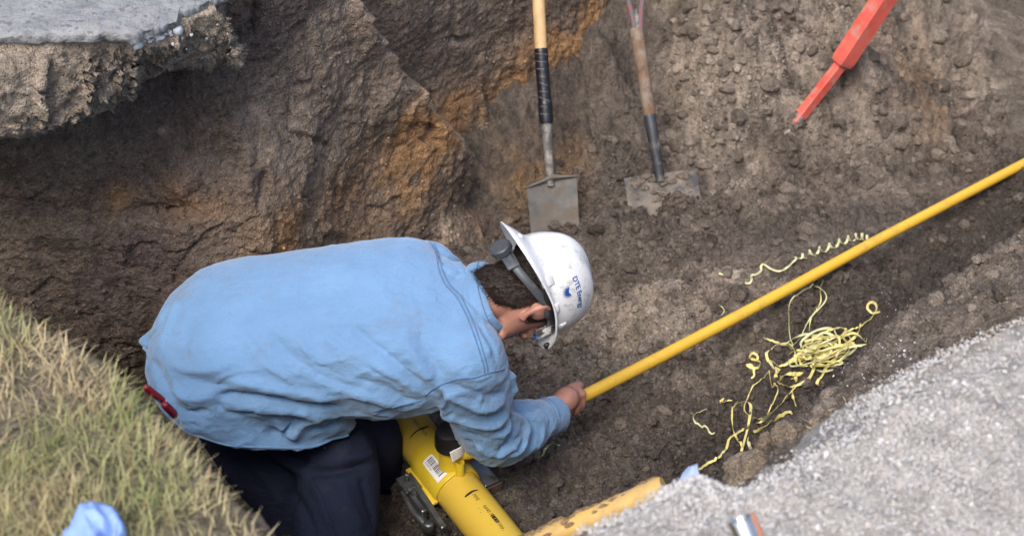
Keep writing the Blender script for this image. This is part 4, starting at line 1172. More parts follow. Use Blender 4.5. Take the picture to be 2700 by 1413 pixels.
# ---- trousers
tr = MB()
def leg(a, k, n, ra, rk, rn):
    q = relax_line(spline([tuple(a), tuple(lerp(a, k, 0.5)), tuple(k), tuple(lerp(k, n, 0.5)), tuple(n)], 17), 2)
    tr.tube(q, list(np.interp(np.linspace(0, 1, 17), [0, .25, .5, .75, 1], [ra, (ra + rk) / 2 + .008, rk, (rk + rn) / 2 + .006, rn])), 22, True)
leg(HIP_R, KNE_R, ANK_R, 0.105, 0.100, 0.092)
tr.tube([P(610, 1085, 3.90), P(690, 1190, 3.90), P(780, 1310, 3.93), P(840, 1450, 3.98)], [0.100, 0.112, 0.104, 0.09], 20, True)
leg(HIP_L, KNE_L, ANK_L, 0.115, 0.092, 0.078)
tr.rings(torso_rings(ST[1:6], 32, 0.76))
tv, tf = remesh_np(tr, 0.0065, 10)
tv = strokes(tv, tf, [
    ([(660, 1150), (720, 1195), (790, 1238), (830, 1240)], 0.014, 0.012), ([(690, 1150), (760, 1205), (820, 1225)], 0.012, -0.010), ([(800, 1245), (880, 1240), (980, 1222)], 0.012, -0.022),
    ([(900, 1210), (950, 1205), (985, 1190)], 0.014, 0.010), ([(920, 1120), (950, 1150), (970, 1180)], 0.016, 0.008), ([(820, 1265), (850, 1320), (880, 1400)], 0.012, 0.008), ([(760, 1280), (800, 1340), (830, 1410)], 0.014, -0.010),
    ([(900, 1260), (920, 1330), (960, 1400)], 0.014, 0.009), ([(620, 1180), (700, 1260), (760, 1350)], 0.016, 0.008), ([(950, 1250), (970, 1320), (990, 1390)], 0.012, -0.008)])
tnn = normals_np(tv, tf)
tv = tv + tnn * (0.003 * fbm3(tv, 8, 3, 601))[:, None]
to = obj('trousers', np_mesh('trousers', tv, tf), M_NAVY, person)
TB = bvh_of(tv, tf)
l, nr = px_line(TB, [(825, 1262), (850, 1310), (868, 1360), (885, 1412)], 30)
if len(l) > 3: obj('seam', ribbon(l, smooth_normals(nr), 0.002, 0.002).mesh('seam'), M_NAVY, to)
# ---- boots
M_BOOT = plain('boot_leather', (0.10, 0.068, 0.045), 0.7, dirt=(0.22, 0.19, 0.16), dirt_amt=0.9, dirt_scale=18)
M_SOLE = plain('boot_sole', (0.03, 0.028, 0.026), 0.85, dirt=(0.2, 0.17, 0.14), dirt_amt=0.6)
for ank, fw in ((ANK_R, Vector((0.85, -0.3, 0))), (ANK_L, Vector((0.95, -0.2, 0)))):
    fw = unit(fw); up = Vector((0, 0, 1)); sd = fw.cross(up)
    gzv = float(ground_z(np.array(ank.x + 0.05), np.array(ank.y)))
    base = Vector((ank.x, ank.y, gzv + 0.03))
    mb = MB(); rings = []
    for d, hw, h in ((-0.075, 0.028, 0.085), (-0.06, 0.038, 0.105), (-0.02, 0.041, 0.115), (0.04, 0.040, 0.100), (0.09, 0.045, 0.072), (0.14, 0.049, 0.062), (0.18, 0.043, 0.052), (0.205, 0.026, 0.038)):
        c = base + fw * d
        rings.append([c + sd * (hw * math.cos(t)) + up * (h / 2 + h / 2 * math.sin(t)) for t in np.linspace(0, 2 * math.pi, 18, endpoint=False)])
    mb.rings(rings)
    mb.tube([base + up * 0.05, base + up * max(0.12, ank.z - base.z + 0.05)], [0.046, 0.050], 18, True)
    v_, f_ = remesh_np(mb, 0.006, 4)
    bo = obj('boot', np_mesh('boot', v_, f_), M_BOOT, person)
    sb = MB()
    outl = [(-0.08, 0.0), (-0.07, 0.032), (-0.02, 0.043), (0.05, 0.042), (0.11, 0.05), (0.16, 0.05), (0.20, 0.034), (0.215, 0.0), (0.20, -0.034), (0.16, -0.05), (0.11, -0.05), (0.05, -0.042), (-0.02, -0.043), (-0.07, -0.032)]
    sb.rings([[base + fw * a + sd * b_ + up * z for a, b_ in outl] for z in (-0.028, 0.006)])
    obj('sole', sb.mesh('sole', False), M_SOLE, bo)

# ---- collar: a stand and a folded leaf round the neck
nk_t = unit(hp(-0.02, 0, -0.06) - NECK0)
def collar_ring(t, r1, r2, lift):
    c = P(1282, 790, 3.66) + nk_t * t
    L = unit(Rr - nk_t * Rr.dot(nk_t)); D = nk_t.cross(L) * -1
    if D.dot(-Ff) < 0: D = -D
    out = []
    for k in range(40):
        a = 2 * math.pi * k / 40
        wob = 1 + 0.04 * math.sin(3 * a + 1) + 0.02 * math.sin(7 * a)
        out.append(c + (L * math.cos(a) * r1 + D * math.sin(a) * r2) * wob + nk_t * lift * math.sin(a + 0.3))
    return out
cb = MB()
cb.rings([collar_ring(-0.016, 0.092, 0.088, 0.004), collar_ring(0.004, 0.092, 0.086, 0.004), collar_ring(0.024, 0.086, 0.081, 0.005), collar_ring(0.031, 0.078, 0.073, 0.005),
          collar_ring(0.030, 0.072, 0.068, 0.005), collar_ring(0.010, 0.069, 0.066, 0.004), collar_ring(-0.012, 0.070, 0.066, 0.004)], cap=False, wrap=True)
cv = np.array([tuple(v) for v in cb.v]); cf = np.array(cb.f)
co = obj('collar', np_mesh('collar', cv, cf), M_SHIRT, so)
mdf = co.modifiers.new('s', 'SUBSURF'); mdf.levels = 2; mdf.render_levels = 2
st = MB()
ringp = collar_ring(0.018, 0.0895, 0.0842, 0.005)
st.tube(ringp + [ringp[0]], 0.0011, 5)
obj('seam', st.mesh('seam'), M_SEAM, co)

# ---- cuff
fa = unit(WRI_R - ELB_R)
cu = MB()
def cuff_ring(t, r):
    a = unit(Vector((0, 0, 1)) - fa * fa.z); b_ = fa.cross(a)
    c = WRI_R + fa * t
    return [c + (a * math.cos(k) * 1.05 + b_ * math.sin(k) * 0.98) * r * (1 + 0.03 * math.sin(2 * k + 1)) for k in np.linspace(0, 2 * math.pi, 32, endpoint=False)]
cu.rings([cuff_ring(-0.012, 0.046), cuff_ring(-0.008, 0.0500), cuff_ring(0.022, 0.0490), cuff_ring(0.044, 0.046), cuff_ring(0.047, 0.043), cuff_ring(0.042, 0.040), cuff_ring(0.0, 0.041)], cap=False, wrap=True)
cuo = obj('cuff', cu.mesh('cuff'), M_SHIRT, so)
mdf = cuo.modifiers.new('s', 'SUBSURF'); mdf.levels = 2; mdf.render_levels = 2
st = MB()
for t in (-0.004, 0.042):
    rp = cuff_ring(t, 0.0502 if t < 0 else 0.0475); st.tube(rp + [rp[0]], 0.001, 5)
obj('seam', st.mesh('seam'), M_SEAM, cuo)

# ---- hair: a close cap and short strands
M_HAIR, nt, b = mat('hair')
f = noise_fac(nt, 500, 2, 0.6, 0.3, 0.7, stretch=(1, 1, 0.2))
nt.links.new(mixc(nt, f, (0.006, 0.004, 0.003), (0.032, 0.020, 0.014)), b.inputs['Base Color']); b.inputs['Roughness'].default_value = 0.55
bump(nt, b, f, 0.6, 0.002)
def hairline(th):
    """lowest c covered by hair; th = 0 at the face, pi at the nape, per side"""
    a = abs((th + math.pi) % (2 * math.pi) - math.pi)
    return float(np.interp(math.degrees(a), [0, 40, 52, 58, 63, 76, 82, 92, 100, 112, 140, 180], [0.06, 0.05, 0.03, 0.01, -0.030, -0.036, 0.022, 0.004, -0.06, -0.098, -0.112, -0.118]))
hcs = [s[0] for s in HS]
def skull(th, c, grow):
    fr = np.interp(c, hcs, [s[1] for s in HS]); bk = np.interp(c, hcs, [s[2] for s in HS]); hw = np.interp(c, hcs, [s[3] for s in HS])
    back = max(0.0, -math.cos(th))
    if c < -0.02:                                                 # follow the nape
        k = min(1, (-0.02 - c) / 0.05)
        bk = lerp(bk, 0.088, k); hw = lerp(hw, 0.064, k * back)
    mid = (fr - bk) / 2; half = (fr + bk) / 2 + grow
    return hp(mid + half * math.cos(th), (hw + grow) * math.sin(th), c)
hm_ = MB(); NT, NC = 220, 34
idx = {}
for i in range(NT):
    th = 2 * math.pi * i / NT
    lo = hairline(th)
    for j in range(NC):
        c = lerp(lo, 0.10, j / (NC - 1))
        edge = min(1, j / 4)
        g = 0.001 + 0.0062 * edge + 0.0006 * math.sin(11 * th + 90 * c) * edge
        idx[i, j] = len(hm_.v); hm_.v.append(skull(th, c, g))
for i in range(NT):
    for j in range(NC - 1):
        hm_.f.append((idx[i, j], idx[(i + 1) % NT, j], idx[(i + 1) % NT, j + 1], idx[i, j + 1]))
hair = obj('hair', hm_.mesh('hair'), M_HAIR, person)
sr = random.Random(4); sm = MB()
hv = []; hf = []
hcol = []
for k in range(10000):
    th = sr.uniform(0, 2 * math.pi)
    lo = hairline(th) - 0.004
    c = lerp(lo, 0.06, sr.random())
    p0 = skull(th, c, 0.003); outw = unit(skull(th, c, 0.02) - skull(th, c, 0.0))
    dn = unit(-Cc * 0.8 - Ff * 0.35 + Rr * 0.15 * math.sin(th) + Vector((sr.gauss(0, .18), sr.gauss(0, .18), sr.gauss(0, .18))))
    ln = sr.uniform(0.009, 0.020) * (0.6 if c < lo + 0.02 else 1)
    s_ = unit(dn.cross(outw)) * 0.0005
    p1 = p0 + dn * ln * 0.6 + outw * 0.003; p2 = p0 + dn * ln + outw * 0.0035
    t_c = sr.random() ** 2; hcol += [(0.007 + 0.085 * t_c, 0.005 + 0.052 * t_c, 0.004 + 0.034 * t_c)] * 5
    o = len(hv); hv += [p0 - s_, p0 + s_, p1 + s_, p1 - s_, p2]; hf += [(o, o + 1, o + 2, o + 3), (o + 3, o + 2, o + 4)]
M_STRAND, nt, b = mat('hair_strand')
at = nd(nt, 'ShaderNodeAttribute', attribute_name='soil'); nt.links.new(mixc(nt, noise_fac(nt, 300, 1, 0.5, 0.3, 0.7), at.outputs['Color'], (0.7, 0.7, 0.7), 'MULTIPLY'), b.inputs['Base Color']); b.inputs['Roughness'].default_value = 0.4
hme = py_mesh('hair_strands', hv, hf); set_col(hme, np.array(hcol))
ho = obj('hair_strands', hme, M_STRAND, hair)
ho['kind'] = 'stuff'

# ================================================================== HARD HAT
M_HAT = plain('hat_shell', (0.66, 0.67, 0.68), 0.32, var=0.07, scale=25, spec=0.5, dirt=(0.26, 0.24, 0.20), dirt_amt=0.33, dirt_scale=34)
M_STRAP = plain('grey_plastic', (0.055, 0.063, 0.072), 0.45, var=0.2, scale=60, dirt=(0.16, 0.15, 0.13), dirt_amt=0.15)
M_BLACK = plain('black_plastic', (0.012, 0.012, 0.013), 0.5, var=0.2)
M_BLUE = plain('blue_print', (0.012, 0.075, 0.27), 0.5, var=0.1)
hat = empty('hard_hat', hp(0, 0, 0.03), "white scuffed hard hat with blue lettering on the worker's head", 'hard hat')
HC = 0.022
def hat_pt(phi, el, grow=0.0):
    """phi 0 = face side; el 0 at the rim, 1 at the crown"""
    a = el * math.pi / 2
    cr = math.cos(a) ** 0.78; sc = math.sin(a) ** 0.92
    lx, ly, hz = 0.125 + grow, 0.112 + grow, 0.126 + grow
    x = lx * math.cos(phi) * cr; y = ly * math.sin(phi) * cr
    crest = math.exp(-(y / 0.028) ** 2) * 0.007 * min(1, el * 2.5) + math.exp(-((abs(y) - 0.062) / 0.012) ** 2) * 0.0025 * min(1, el * 2) * (1 if el < 0.75 else 0)
    n = Vector((x, y, hz * sc)); nl = unit(n)
    n = n + nl * crest
    return hp(n.x - 0.004, n.y, HC + n.z)
hs = MB(); NP = 96
rings = []
def rim(phi):
    co_, si = math.cos(phi), math.sin(phi)
    w = 0.012 + 0.016 * max(0, co_) ** 2 + 0.040 * max(0, -co_) ** 1.6
    dr = 0.004 + 0.020 * max(0, co_) ** 2 + 0.040 * max(0, -co_) ** 1.6
    return w, dr
for k, (s, up_) in enumerate(((1.0, 0.0), (0.72, 0.2), (0.42, 0.5), (0.16, 0.85))):       # brim from the outer edge inwards
    rg = []
    for i in range(NP):
        phi = 2 * math.pi * i / NP; w, dr = rim(phi)
        b0 = hat_pt(phi, 0.0)
        out = unit(Ff * math.cos(phi) * 0.13 + Rr * math.sin(phi) * 0.114)
        rg.append(b0 + out * (w * s) - Cc * (dr * s ** 1.3))
    rings.append(rg)
for el in np.concatenate([[0.03, 0.08], np.linspace(0.15, 0.985, 22)]):
    rings.append([hat_pt(2 * math.pi * i / NP, float(el)) for i in range(NP)])
hs.rings(rings, cap=False)
hs.f.append(tuple(len(hs.v) - NP + i for i in range(NP)))
_k = len(hs.f) // 2; _fc = sum((hs.v[i] for i in hs.f[_k]), Vector()) / 4; _fn = (hs.v[hs.f[_k][1]] - hs.v[hs.f[_k][0]]).cross(hs.v[hs.f[_k][2]] - hs.v[hs.f[_k][0]])
if _fn.dot(_fc - hp(0, 0, 0.05)) < 0: hs.f = [f_[::-1] for f_ in hs.f]
shell = obj('shell', hs.mesh('shell'), M_HAT, hat)
md = shell.modifiers.new('t', 'SOLIDIFY'); md.thickness = 0.003; md.offset = -1
hb2 = MB(); hb2.tube(rings[0] + [rings[0][0]], 0.0022, 6)
obj('rim_bead', hb2.mesh('rim_bead'), M_HAT, hat)
HBV = BVHTree.FromPolygons([tuple(v) for v in hs.v], hs.f)
# accessory slots on the sides and small bosses
def hat_hit(px, py):
    r = Vector(ray_dir(px, py)); h = HBV.ray_cast(Vector(CAM_O), r.normalized())
    n = h[1]
    if n is not None and n.dot(r) > 0: n = -n
    return h[0], n
for (px, py, lx, ly) in ((1444, 742, 0.017, 0.012), (1468, 812, 0.006, 0.012), (1482, 858, 0.010, 0.009), (1372, 622, 0.006, 0.006)):
    h, n = hat_hit(px, py)
    if h is None: continue
    u_ = unit(Cc - n * Cc.dot(n)); w_ = n.cross(u_)
    mb = MB(); mb.box(h, u_ * lx, w_ * ly, n * 0.004, 0.003)
    obj('slot_boss', mb.mesh('slot_boss'), M_HAT, hat)
# suspension: nape strap, ratchet knob, sweat band, crown straps
def band_line(c0, c1, r1, r2, a0, a1, n):
    return [hp(-0.008 + r1 * math.cos(a), r2 * math.sin(a), lerp(c0, c1, abs(math.cos(a)) if math.cos(a) < 0 else 0)) for a in np.linspace(a0, a1, n)]
sl = band_line(0.012, -0.040, 0.112, 0.090, math.radians(70), math.radians(290), 46)
sn = [unit(p - hp(-0.008, 0, 0)) for p in sl]
mb = ribbon(sl, sn, 0.011, 0.003)
obj('nape_strap', mb.mesh('nape_strap'), M_STRAP, hat)
sl2 = band_line(0.018, 0.018, 0.108, 0.090, 0, 2 * math.pi, 60)
obj('sweat_band', ribbon(sl2, [unit(p - hp(-0.008, 0, 0.018)) for p in sl2], 0.014, 0.003).mesh('sweat_band'), M_BLACK, hat)
kc = hp(-0.122, -0.004, -0.041); kn_ = unit(-Ff * 0.95 - Cc * 0.28)
mb = MB(); mb.lathe(kc, kn_, [(0.001, 0.0), (0.020, 0.0), (0.0245, 0.003), (0.0245, 0.016), (0.022, 0.019), (0.020, 0.0195), (0.0195, 0.0185), (0.001, 0.0185)], 30)
knob = obj('ratchet_knob', mb.mesh('ratchet_knob', False), M_STRAP, hat)
auto = MB()
for k in range(15):
    a = 2 * math.pi * k / 15; u_ = unit(Rr - kn_ * Rr.dot(kn_)); w_ = kn_.cross(u_)
    d_ = u_ * math.cos(a) + w_ * math.sin(a)
    auto.box(kc + kn_ * 0.010 + d_ * 0.0248, d_ * 0.0012, kn_.cross(d_) * 0.0026, kn_ * 0.006)
obj('knob_grip', auto.mesh('knob_grip', False), M_STRAP, knob)
mb = MB()
hw_c = hp(-0.112, 0.030, -0.037); hn_ = unit(hw_c - hp(-0.02, 0, -0.03)); t_ = unit(Rr - hn_ * Rr.dot(hn_)); mb.box(hw_c, t_ * 0.022, hn_.cross(t_) * 0.0155, hn_ * 0.0045, 0.004)
obj('ratchet_housing', mb.mesh('ratchet_housing'), M_STRAP, hat)
# chin-strap button near the front
h = hp(0.118, 0.062, 0.0); mb = MB(); mb.lathe(h, Ff * 0.3 + Rr, [(0.001, 0), (0.008, 0), (0.008, 0.006), (0.006, 0.008), (0.001, 0.008)], 14)
obj('hanger_clip', mb.mesh('hanger_clip'), M_BLACK, hat)

# ---- lettering and emblem on the hat
def text_np(body_, size, bold=0.0):
    cu_ = bpy.data.curves.new('t', 'FONT'); cu_.body = body_; cu_.size = size; cu_.resolution_u = 3; cu_.offset = bold
    o_ = bpy.data.objects.new('t', cu_); COL.objects.link(o_)
    dg = bpy.context.evaluated_depsgraph_get(); ev = o_.evaluated_get(dg); m_ = ev.to_mesh()
    v = [(q.co.x, q.co.y) for q in m_.vertices]; fs = [tuple(p.vertices) for p in m_.polygons]
    ev.to_mesh_clear(); bpy.data.objects.remove(o_); bpy.data.curves.remove(cu_)
    return v, fs
def on_hat(name, v2, fs, c, n, rt, up_, m):
    vs = []
    for x, y in v2:
        p = c + rt * x + up_ * y + n * 0.03
        h = HBV.ray_cast(p, -n)
        q = h[0] if h[0] is not None else c + rt * x + up_ * y
        nn_ = h[1] if h[1] is not None else n
        if nn_.dot(n) < 0: nn_ = -nn_
        vs.append(q + nn_ * 0.0007)
    return obj(name, py_mesh(name, vs, fs, False), m, hat)
def hat_frame(px, py):
    h, n = hat_hit(px, py)
    up_ = unit(Cc - n * Cc.dot(n)); rt = up_.cross(n)
    return h, n, rt, up_
c, n, rt, up_ = hat_frame(1527, 772)
v2, fs = text_np('DTE Energy', 0.0170, 0.00045)
v2 = [(x * 1.0, y) for x, y in v2]; mx = max(x for x, _ in v2)
on_hat('lettering', [((x - mx * 0.5) * 0.98, y * 1.15 - 0.006) for x, y in v2], fs, c, n, rt, up_, M_BLUE)
c, n, rt, up_ = hat_frame(1499, 770)
v2 = []; fs = []
def poly2(pts):
    o = len(v2); v2.extend(pts); fs.append(tuple(range(o, o + len(pts))))
for k in range(21):                                                   # sunburst rays below the half disc
    a = math.radians(-205 + k * 11.5)
    r0_, r1_ = 0.0058, 0.0155 if k % 2 == 0 else 0.0130
    w_ = 0.13
    poly2([(r0_ * math.cos(a - w_), r0_ * math.sin(a - w_)), (r1_ * math.cos(a), r1_ * math.sin(a)), (r0_ * math.cos(a + w_), r0_ * math.sin(a + w_))])
poly2([(0.0068 * math.cos(a), 0.0068 * math.sin(a)) for a in np.linspace(math.radians(175), math.radians(395), 22)] + [(0.0035, 0.002), (0.001, 0.0005), (-0.002, 0.001), (-0.004, 0.0025)])
for r_, w_, a0, a1 in ((0.0095, 0.0011, 55, 118), (0.0125, 0.0012, 62, 105), (0.0065, 0.001, 70, 140)):      # swirls over it
    A = np.radians(np.linspace(a0, a1, 10))
    poly2([(r_ * math.cos(a), r_ * math.sin(a)) for a in A] + [((r_ - w_) * math.cos(a) + .0006, (r_ - w_) * math.sin(a) + .0006) for a in A[::-1]])
v2 = [(x * 1.25, y * 1.25) for x, y in v2]
on_hat('emblem', v2, fs, c, n, rt, up_, M_BLUE)

# ================================================================== SAFETY GLASSES
M_GLASS, nt, b = mat('clear_plastic')
b.inputs['Base Color'].default_value = (0.95, 0.96, 0.97, 1); b.inputs['Transmission Weight'].default_value = 0.95; b.inputs['Roughness'].default_value = 0.08; b.inputs['IOR'].default_value = 1.3
nt.links.new(mixc(nt, noise_fac(nt, 60, 3, 0.6, 0.3, 0.7), (0.9, 0.92, 0.93), (0.99, 0.99, 0.99)), b.inputs['Base Color'])
gl = empty('safety_glasses', hp(0.10, 0, 0.0), "clear wraparound safety glasses on the worker's face", 'glasses')
for sgn in (1, -1):
    ln = []; nr_ = []
    for a in np.linspace(4, 62, 14):
        t = math.radians(a)
        ln.append(hp(-0.004 + 0.128 * math.cos(t), sgn * 0.086 * math.sin(t), -0.002)); nr_.append(unit(Ff * math.cos(t) + Rr * sgn * math.sin(t)))
    mb = ribbon(ln, nr_, 0.021, 0.002)
    obj('lens', mb.mesh('lens'), M_GLASS, gl)
    mb = MB()
    mb.tube([hp(0.052, sgn * 0.080, 0.010), hp(0.02, sgn * 0.083, 0.012), hp(-0.02, sgn * 0.082, 0.016), hp(-0.045, sgn * 0.079, 0.004)], [0.0036, 0.0038, 0.0034, 0.0026], 8, True)
    obj('temple', mb.mesh('temple'), M_GLASS, gl)

# ================================================================== pliers in the back pocket
M_RED = plain('red_grip', (0.24, 0.010, 0.025), 0.4, var=0.3, dirt=(0.05, 0.02, 0.02), dirt_amt=0.3, dirt_scale=40)
M_STEEL = plain('dark_steel', (0.12, 0.12, 0.125), 0.38, metal=0.85, var=0.3, scale=50, dirt=(0.12, 0.10, 0.085), dirt_amt=0.35, dirt_scale=25)
pl = empty('pliers', P(430, 1055, 3.62), "red-handled pliers sticking out of the worker's back pocket", 'pliers')
for a, c_, r in (((386, 1022, 3.52), (430, 1056, 3.56), 0.0085), ((436, 1068, 3.52), (464, 1096, 3.56), 0.0095)):
    p0, p1 = P(*a), P(*c_)
    mb = MB(); mb.tube([p0, lerp(p0, p1, 0.5), p1], [r * 0.95, r, r * 0.9], 12, True)
    obj('handle', mb.mesh('handle'), M_RED, pl)
mb = MB(); mb.box(P(462, 1078, 3.62), unit(P(462, 1078, 3.62) - P(400, 1030, 3.6)) * 0.03, Vector((0, 0.7, 0.7)) * 0.012, Vector((0, 0.7, -0.7)) * 0.006, 0.003)
obj('jaw', mb.mesh('jaw'), M_STEEL, pl)
# ================================================================== GAS PIPES AND FITTING
def pipe_mat(name, col, dirt, amt, scale=9, stretch=(1, 1, 1), rough=0.35):
    m, nt, b = mat(name)
    f = noise_fac(nt, 6, 3, 0.6, 0.3, 0.7)
    c = mixc(nt, f, tuple(x * 0.93 for x in col), col)
    g = noise_fac(nt, scale, 6, 0.7, 0.70 - 0.25 * amt, 0.86 - 0.2 * amt, stretch=stretch)
    c = mixc(nt, mulf(nt, g, 0.8), c, dirt)
    g2 = noise_fac(nt, 90, 3, 0.6, 0.70 - 0.06 * min(amt, 0.5), 0.76)
    c = mixc(nt, mulf(nt, g2, 0.7), c, tuple(x * 0.4 for x in dirt))
    nt.links.new(c, b.inputs['Base Color'])
    r = nd(nt, 'ShaderNodeMapRange'); r.inputs['To Min'].default_value = rough; r.inputs['To Max'].default_value = 0.85
    nt.links.new(g, r.inputs['Value']); nt.links.new(r.outputs[0], b.inputs['Roughness'])
    bump(nt, b, f, 0.05, 0.002)
    return m
M_PIPE = pipe_mat('yellow_pipe', (0.74, 0.45, 0.05), (0.30, 0.20, 0.09), 0.62, 8)
M_MAIN = pipe_mat('yellow_main', (0.62, 0.42, 0.055), (0.32, 0.23, 0.09), 0.35, 6)
M_OLD = pipe_mat('dirty_yellow_pipe', (0.66, 0.42, 0.075), (0.38, 0.26, 0.14), 1.2, 8)
M_FIT = plain('yellow_fitting', (0.64, 0.46, 0.03), 0.35, var=0.06, scale=12, coat=0.1)
M_INK = plain('marker_ink', (0.012, 0.012, 0.012), 0.7, var=0.1)
M_PRINT = plain('printed_ink', (0.06, 0.045, 0.03), 0.8, var=0.3)
M_PAPER = plain('white_label', (0.78, 0.78, 0.80), 0.55, var=0.04)

# ---- service pipe held in the hand
sp = MB()
q = [PIPE_A + PDIR * t + Vector((0, 0, -0.012 * math.sin(math.pi * min(1, t / 1.6)))) for t in np.linspace(-0.02, 3.6, 50)]
sp.tube(q, PIPE_R, 28)
o = obj('service_pipe', sp.mesh('service_pipe'), M_PIPE, label="long thin yellow gas pipe gripped in the worker's hand", cat='pipe')
auto_smooth(o, 50)

# ---- big main
A = P(1060, 1103, 4.10); B = P(1293, 1400, 3.795)
zc = (A.z + B.z) / 2; A.z = B.z = zc
MR = 0.0572
MD = unit(B - A); MU = Vector((0, 0, 1)); MS = MD.cross(MU)           # along, up, side (towards lower left when negative)
M0 = A - MD * 0.75; MLEN = 0.75 + (B - A).length + 0.55
mb = MB(); mb.tube([M0, M0 + MD * MLEN], MR, 64)
main = obj('gas_main', mb.mesh('gas_main'), M_MAIN, label='thick yellow plastic gas main lying across the trench floor', cat='pipe')
auto_smooth(main, 50)
def main_s(px, py):
    """distance along the main and angle (0 = top, + = towards MS) of the point seen at a pixel"""
    r = Vector(ray_dir(px, py)); o = Vector(CAM_O) - M0
    r2 = r - MD * r.dot(MD); o2 = o - MD * o.dot(MD)
    a_ = r2.dot(r2); b_ = 2 * r2.dot(o2); c_ = o2.dot(o2) - MR * MR
    disc = b_ * b_ - 4 * a_ * c_
    t = (-b_ - math.sqrt(max(disc, 0))) / (2 * a_)
    p = o + r * t
    return p.dot(MD), math.atan2(p.dot(MS), p.dot(MU))
def on_main(s, a, r): return M0 + MD * s + (MU * math.cos(a) + MS * math.sin(a)) * r
def main_patch(name, v2, fs, m, parent, r):
    return obj(name, py_mesh(name, [on_main(s, a, r) for s, a in v2], fs, False), m, parent)
# marker strokes: thin tapered arcs round the pipe
def marker(pts, wid):
    q = [main_s(x, y) for x, y in spline(pts, 22)[:, :2]]
    v2 = []; fs = []
    for i, (s, a) in enumerate(q):
        i0, i1 = max(i - 1, 0), min(i + 1, len(q) - 1)
        ds, da = q[i1][0] - q[i0][0], (q[i1][1] - q[i0][1]) * MR
        l = math.hypot(ds, da) or 1
        w = wid * (0.35 + 0.65 * math.sin(math.pi * (0.12 + 0.8 * i / (len(q) - 1))) )
        v2 += [(s - da / l * w, a + ds / l * w / MR), (s + da / l * w, a - ds / l * w / MR)]
        if i: fs.append((2 * i - 2, 2 * i - 1, 2 * i + 1, 2 * i))
    main_patch('marker_stroke', v2, fs, M_INK, main, MR + 0.0006)
marker([(1082, 1154), (1092, 1142), (1106, 1132), (1122, 1125), (1131, 1124)], 0.0024)
marker([(1098, 1136), (1112, 1131), (1124, 1128), (1130, 1124)], 0.0016)
marker([(1226, 1310), (1234, 1303), (1246, 1295), (1260, 1291)], 0.0034)
# printed line along the main
def print_on_main(txt, px, py, size, m=M_PRINT, tilt=0.0):
    v, fs = text_np(txt, size)
    s0, a0 = main_s(px, py)
    main_patch('printed_text', [(s0 + x * math.cos(tilt) , a0 - y / MR) for x, y in v], fs, m, main, MR + 0.0005)
print_on_main('DRISCOPLEX', 1086, 1105, 0.0125)
print_on_main('PIPE', 1244, 1304, 0.0135, M_INK)
print_on_main('6640 FEET', 1272, 1333, 0.0135, M_INK)
print_on_main('K004', 1308, 1376, 0.0125, M_INK)
s0, a0 = main_s(1292, 1358)
v2 = []; fs = []
for k in range(6):
    o_ = len(v2); x = s0 + 0.0005 + k * 0.0048
    v2 += [(x, a0), (x + 0.0036, a0), (x + 0.0036, a0 - 0.0105 / MR), (x, a0 - 0.0105 / MR)]; fs.append((o_, o_ + 1, o_ + 2, o_ + 3))
main_patch('printed_blocks', v2, fs, M_INK, main, MR + 0.0005)
for k, (px, py) in enumerate(((1268, 1350), (1262, 1340), (1320, 1392), (1326, 1398))):
    s0, a0 = main_s(px, py); rr_ = 0.0012
    main_patch('ink_dot', [(s0 + rr_ * math.cos(t), a0 + rr_ / MR * math.sin(t)) for t in np.linspace(0, 6.28, 9)[:-1]], [tuple(range(8))], M_PRINT, main, MR + 0.0005)

# ---- saddle tee clamped on the main
tee = empty('saddle_tee', M0 + MD * 0, 'yellow saddle tee with black cap and barcode label fused onto the gas main', 'fitting')
SC, _ = main_s(1170, 1213)
SL = 0.078
tee.location = M0 + MD * SC + MU * MR
sd_ = MB(); rings = []
def sad_ring(s, r, a0, a1, n=26):
    return [on_main(s, a, r) for a in np.linspace(a0, a1, n)]
AH = math.radians(98)
SE = 0.062
prof = [(-SL, MR + 0.0005), (-SL, MR + 0.0050), (-SL + 0.004, MR + 0.0068), (-SL * 0.5, MR + 0.0072), (SE * 0.5, MR + 0.0072), (SE - 0.004, MR + 0.0068), (SE, MR + 0.0050), (SE, MR + 0.0005)]
na = 40
vs = []; fs = []
for i, (ds, r_) in enumerate(prof):
    for j in range(na):
        a = lerp(-AH, AH, j / (na - 1))
        # the side wings are shorter than the crown
        k_ = 1.0 - 0.10 * (abs(a) / AH) ** 3
        vs.append(on_main(SC + ds * k_, a, r_))
fs = [tuple(int(q) for q in f_) for f_ in grid_faces(len(prof), na)]
fs += [tuple(i * na for i in range(len(prof))), tuple(i * na + na - 1 for i in range(len(prof)))[::-1]]
sd_.add(vs, fs)
o = obj('saddle_body', sd_.mesh('saddle_body'), M_FIT, tee); auto_smooth(o, 40)
# flange lugs running along both lower edges
for sg in (1, -1):
    mb = MB(); c_ = on_main(SC - 0.008, sg * AH, MR + 0.010)
    n_ = unit(MU * math.cos(AH) + MS * sg * math.sin(AH))
    mb.box(c_, MD * (SL * 0.90), n_ * 0.009, n_.cross(MD) * 0.005, 0.002)
    obj('flange', mb.mesh('flange'), M_FIT, tee)
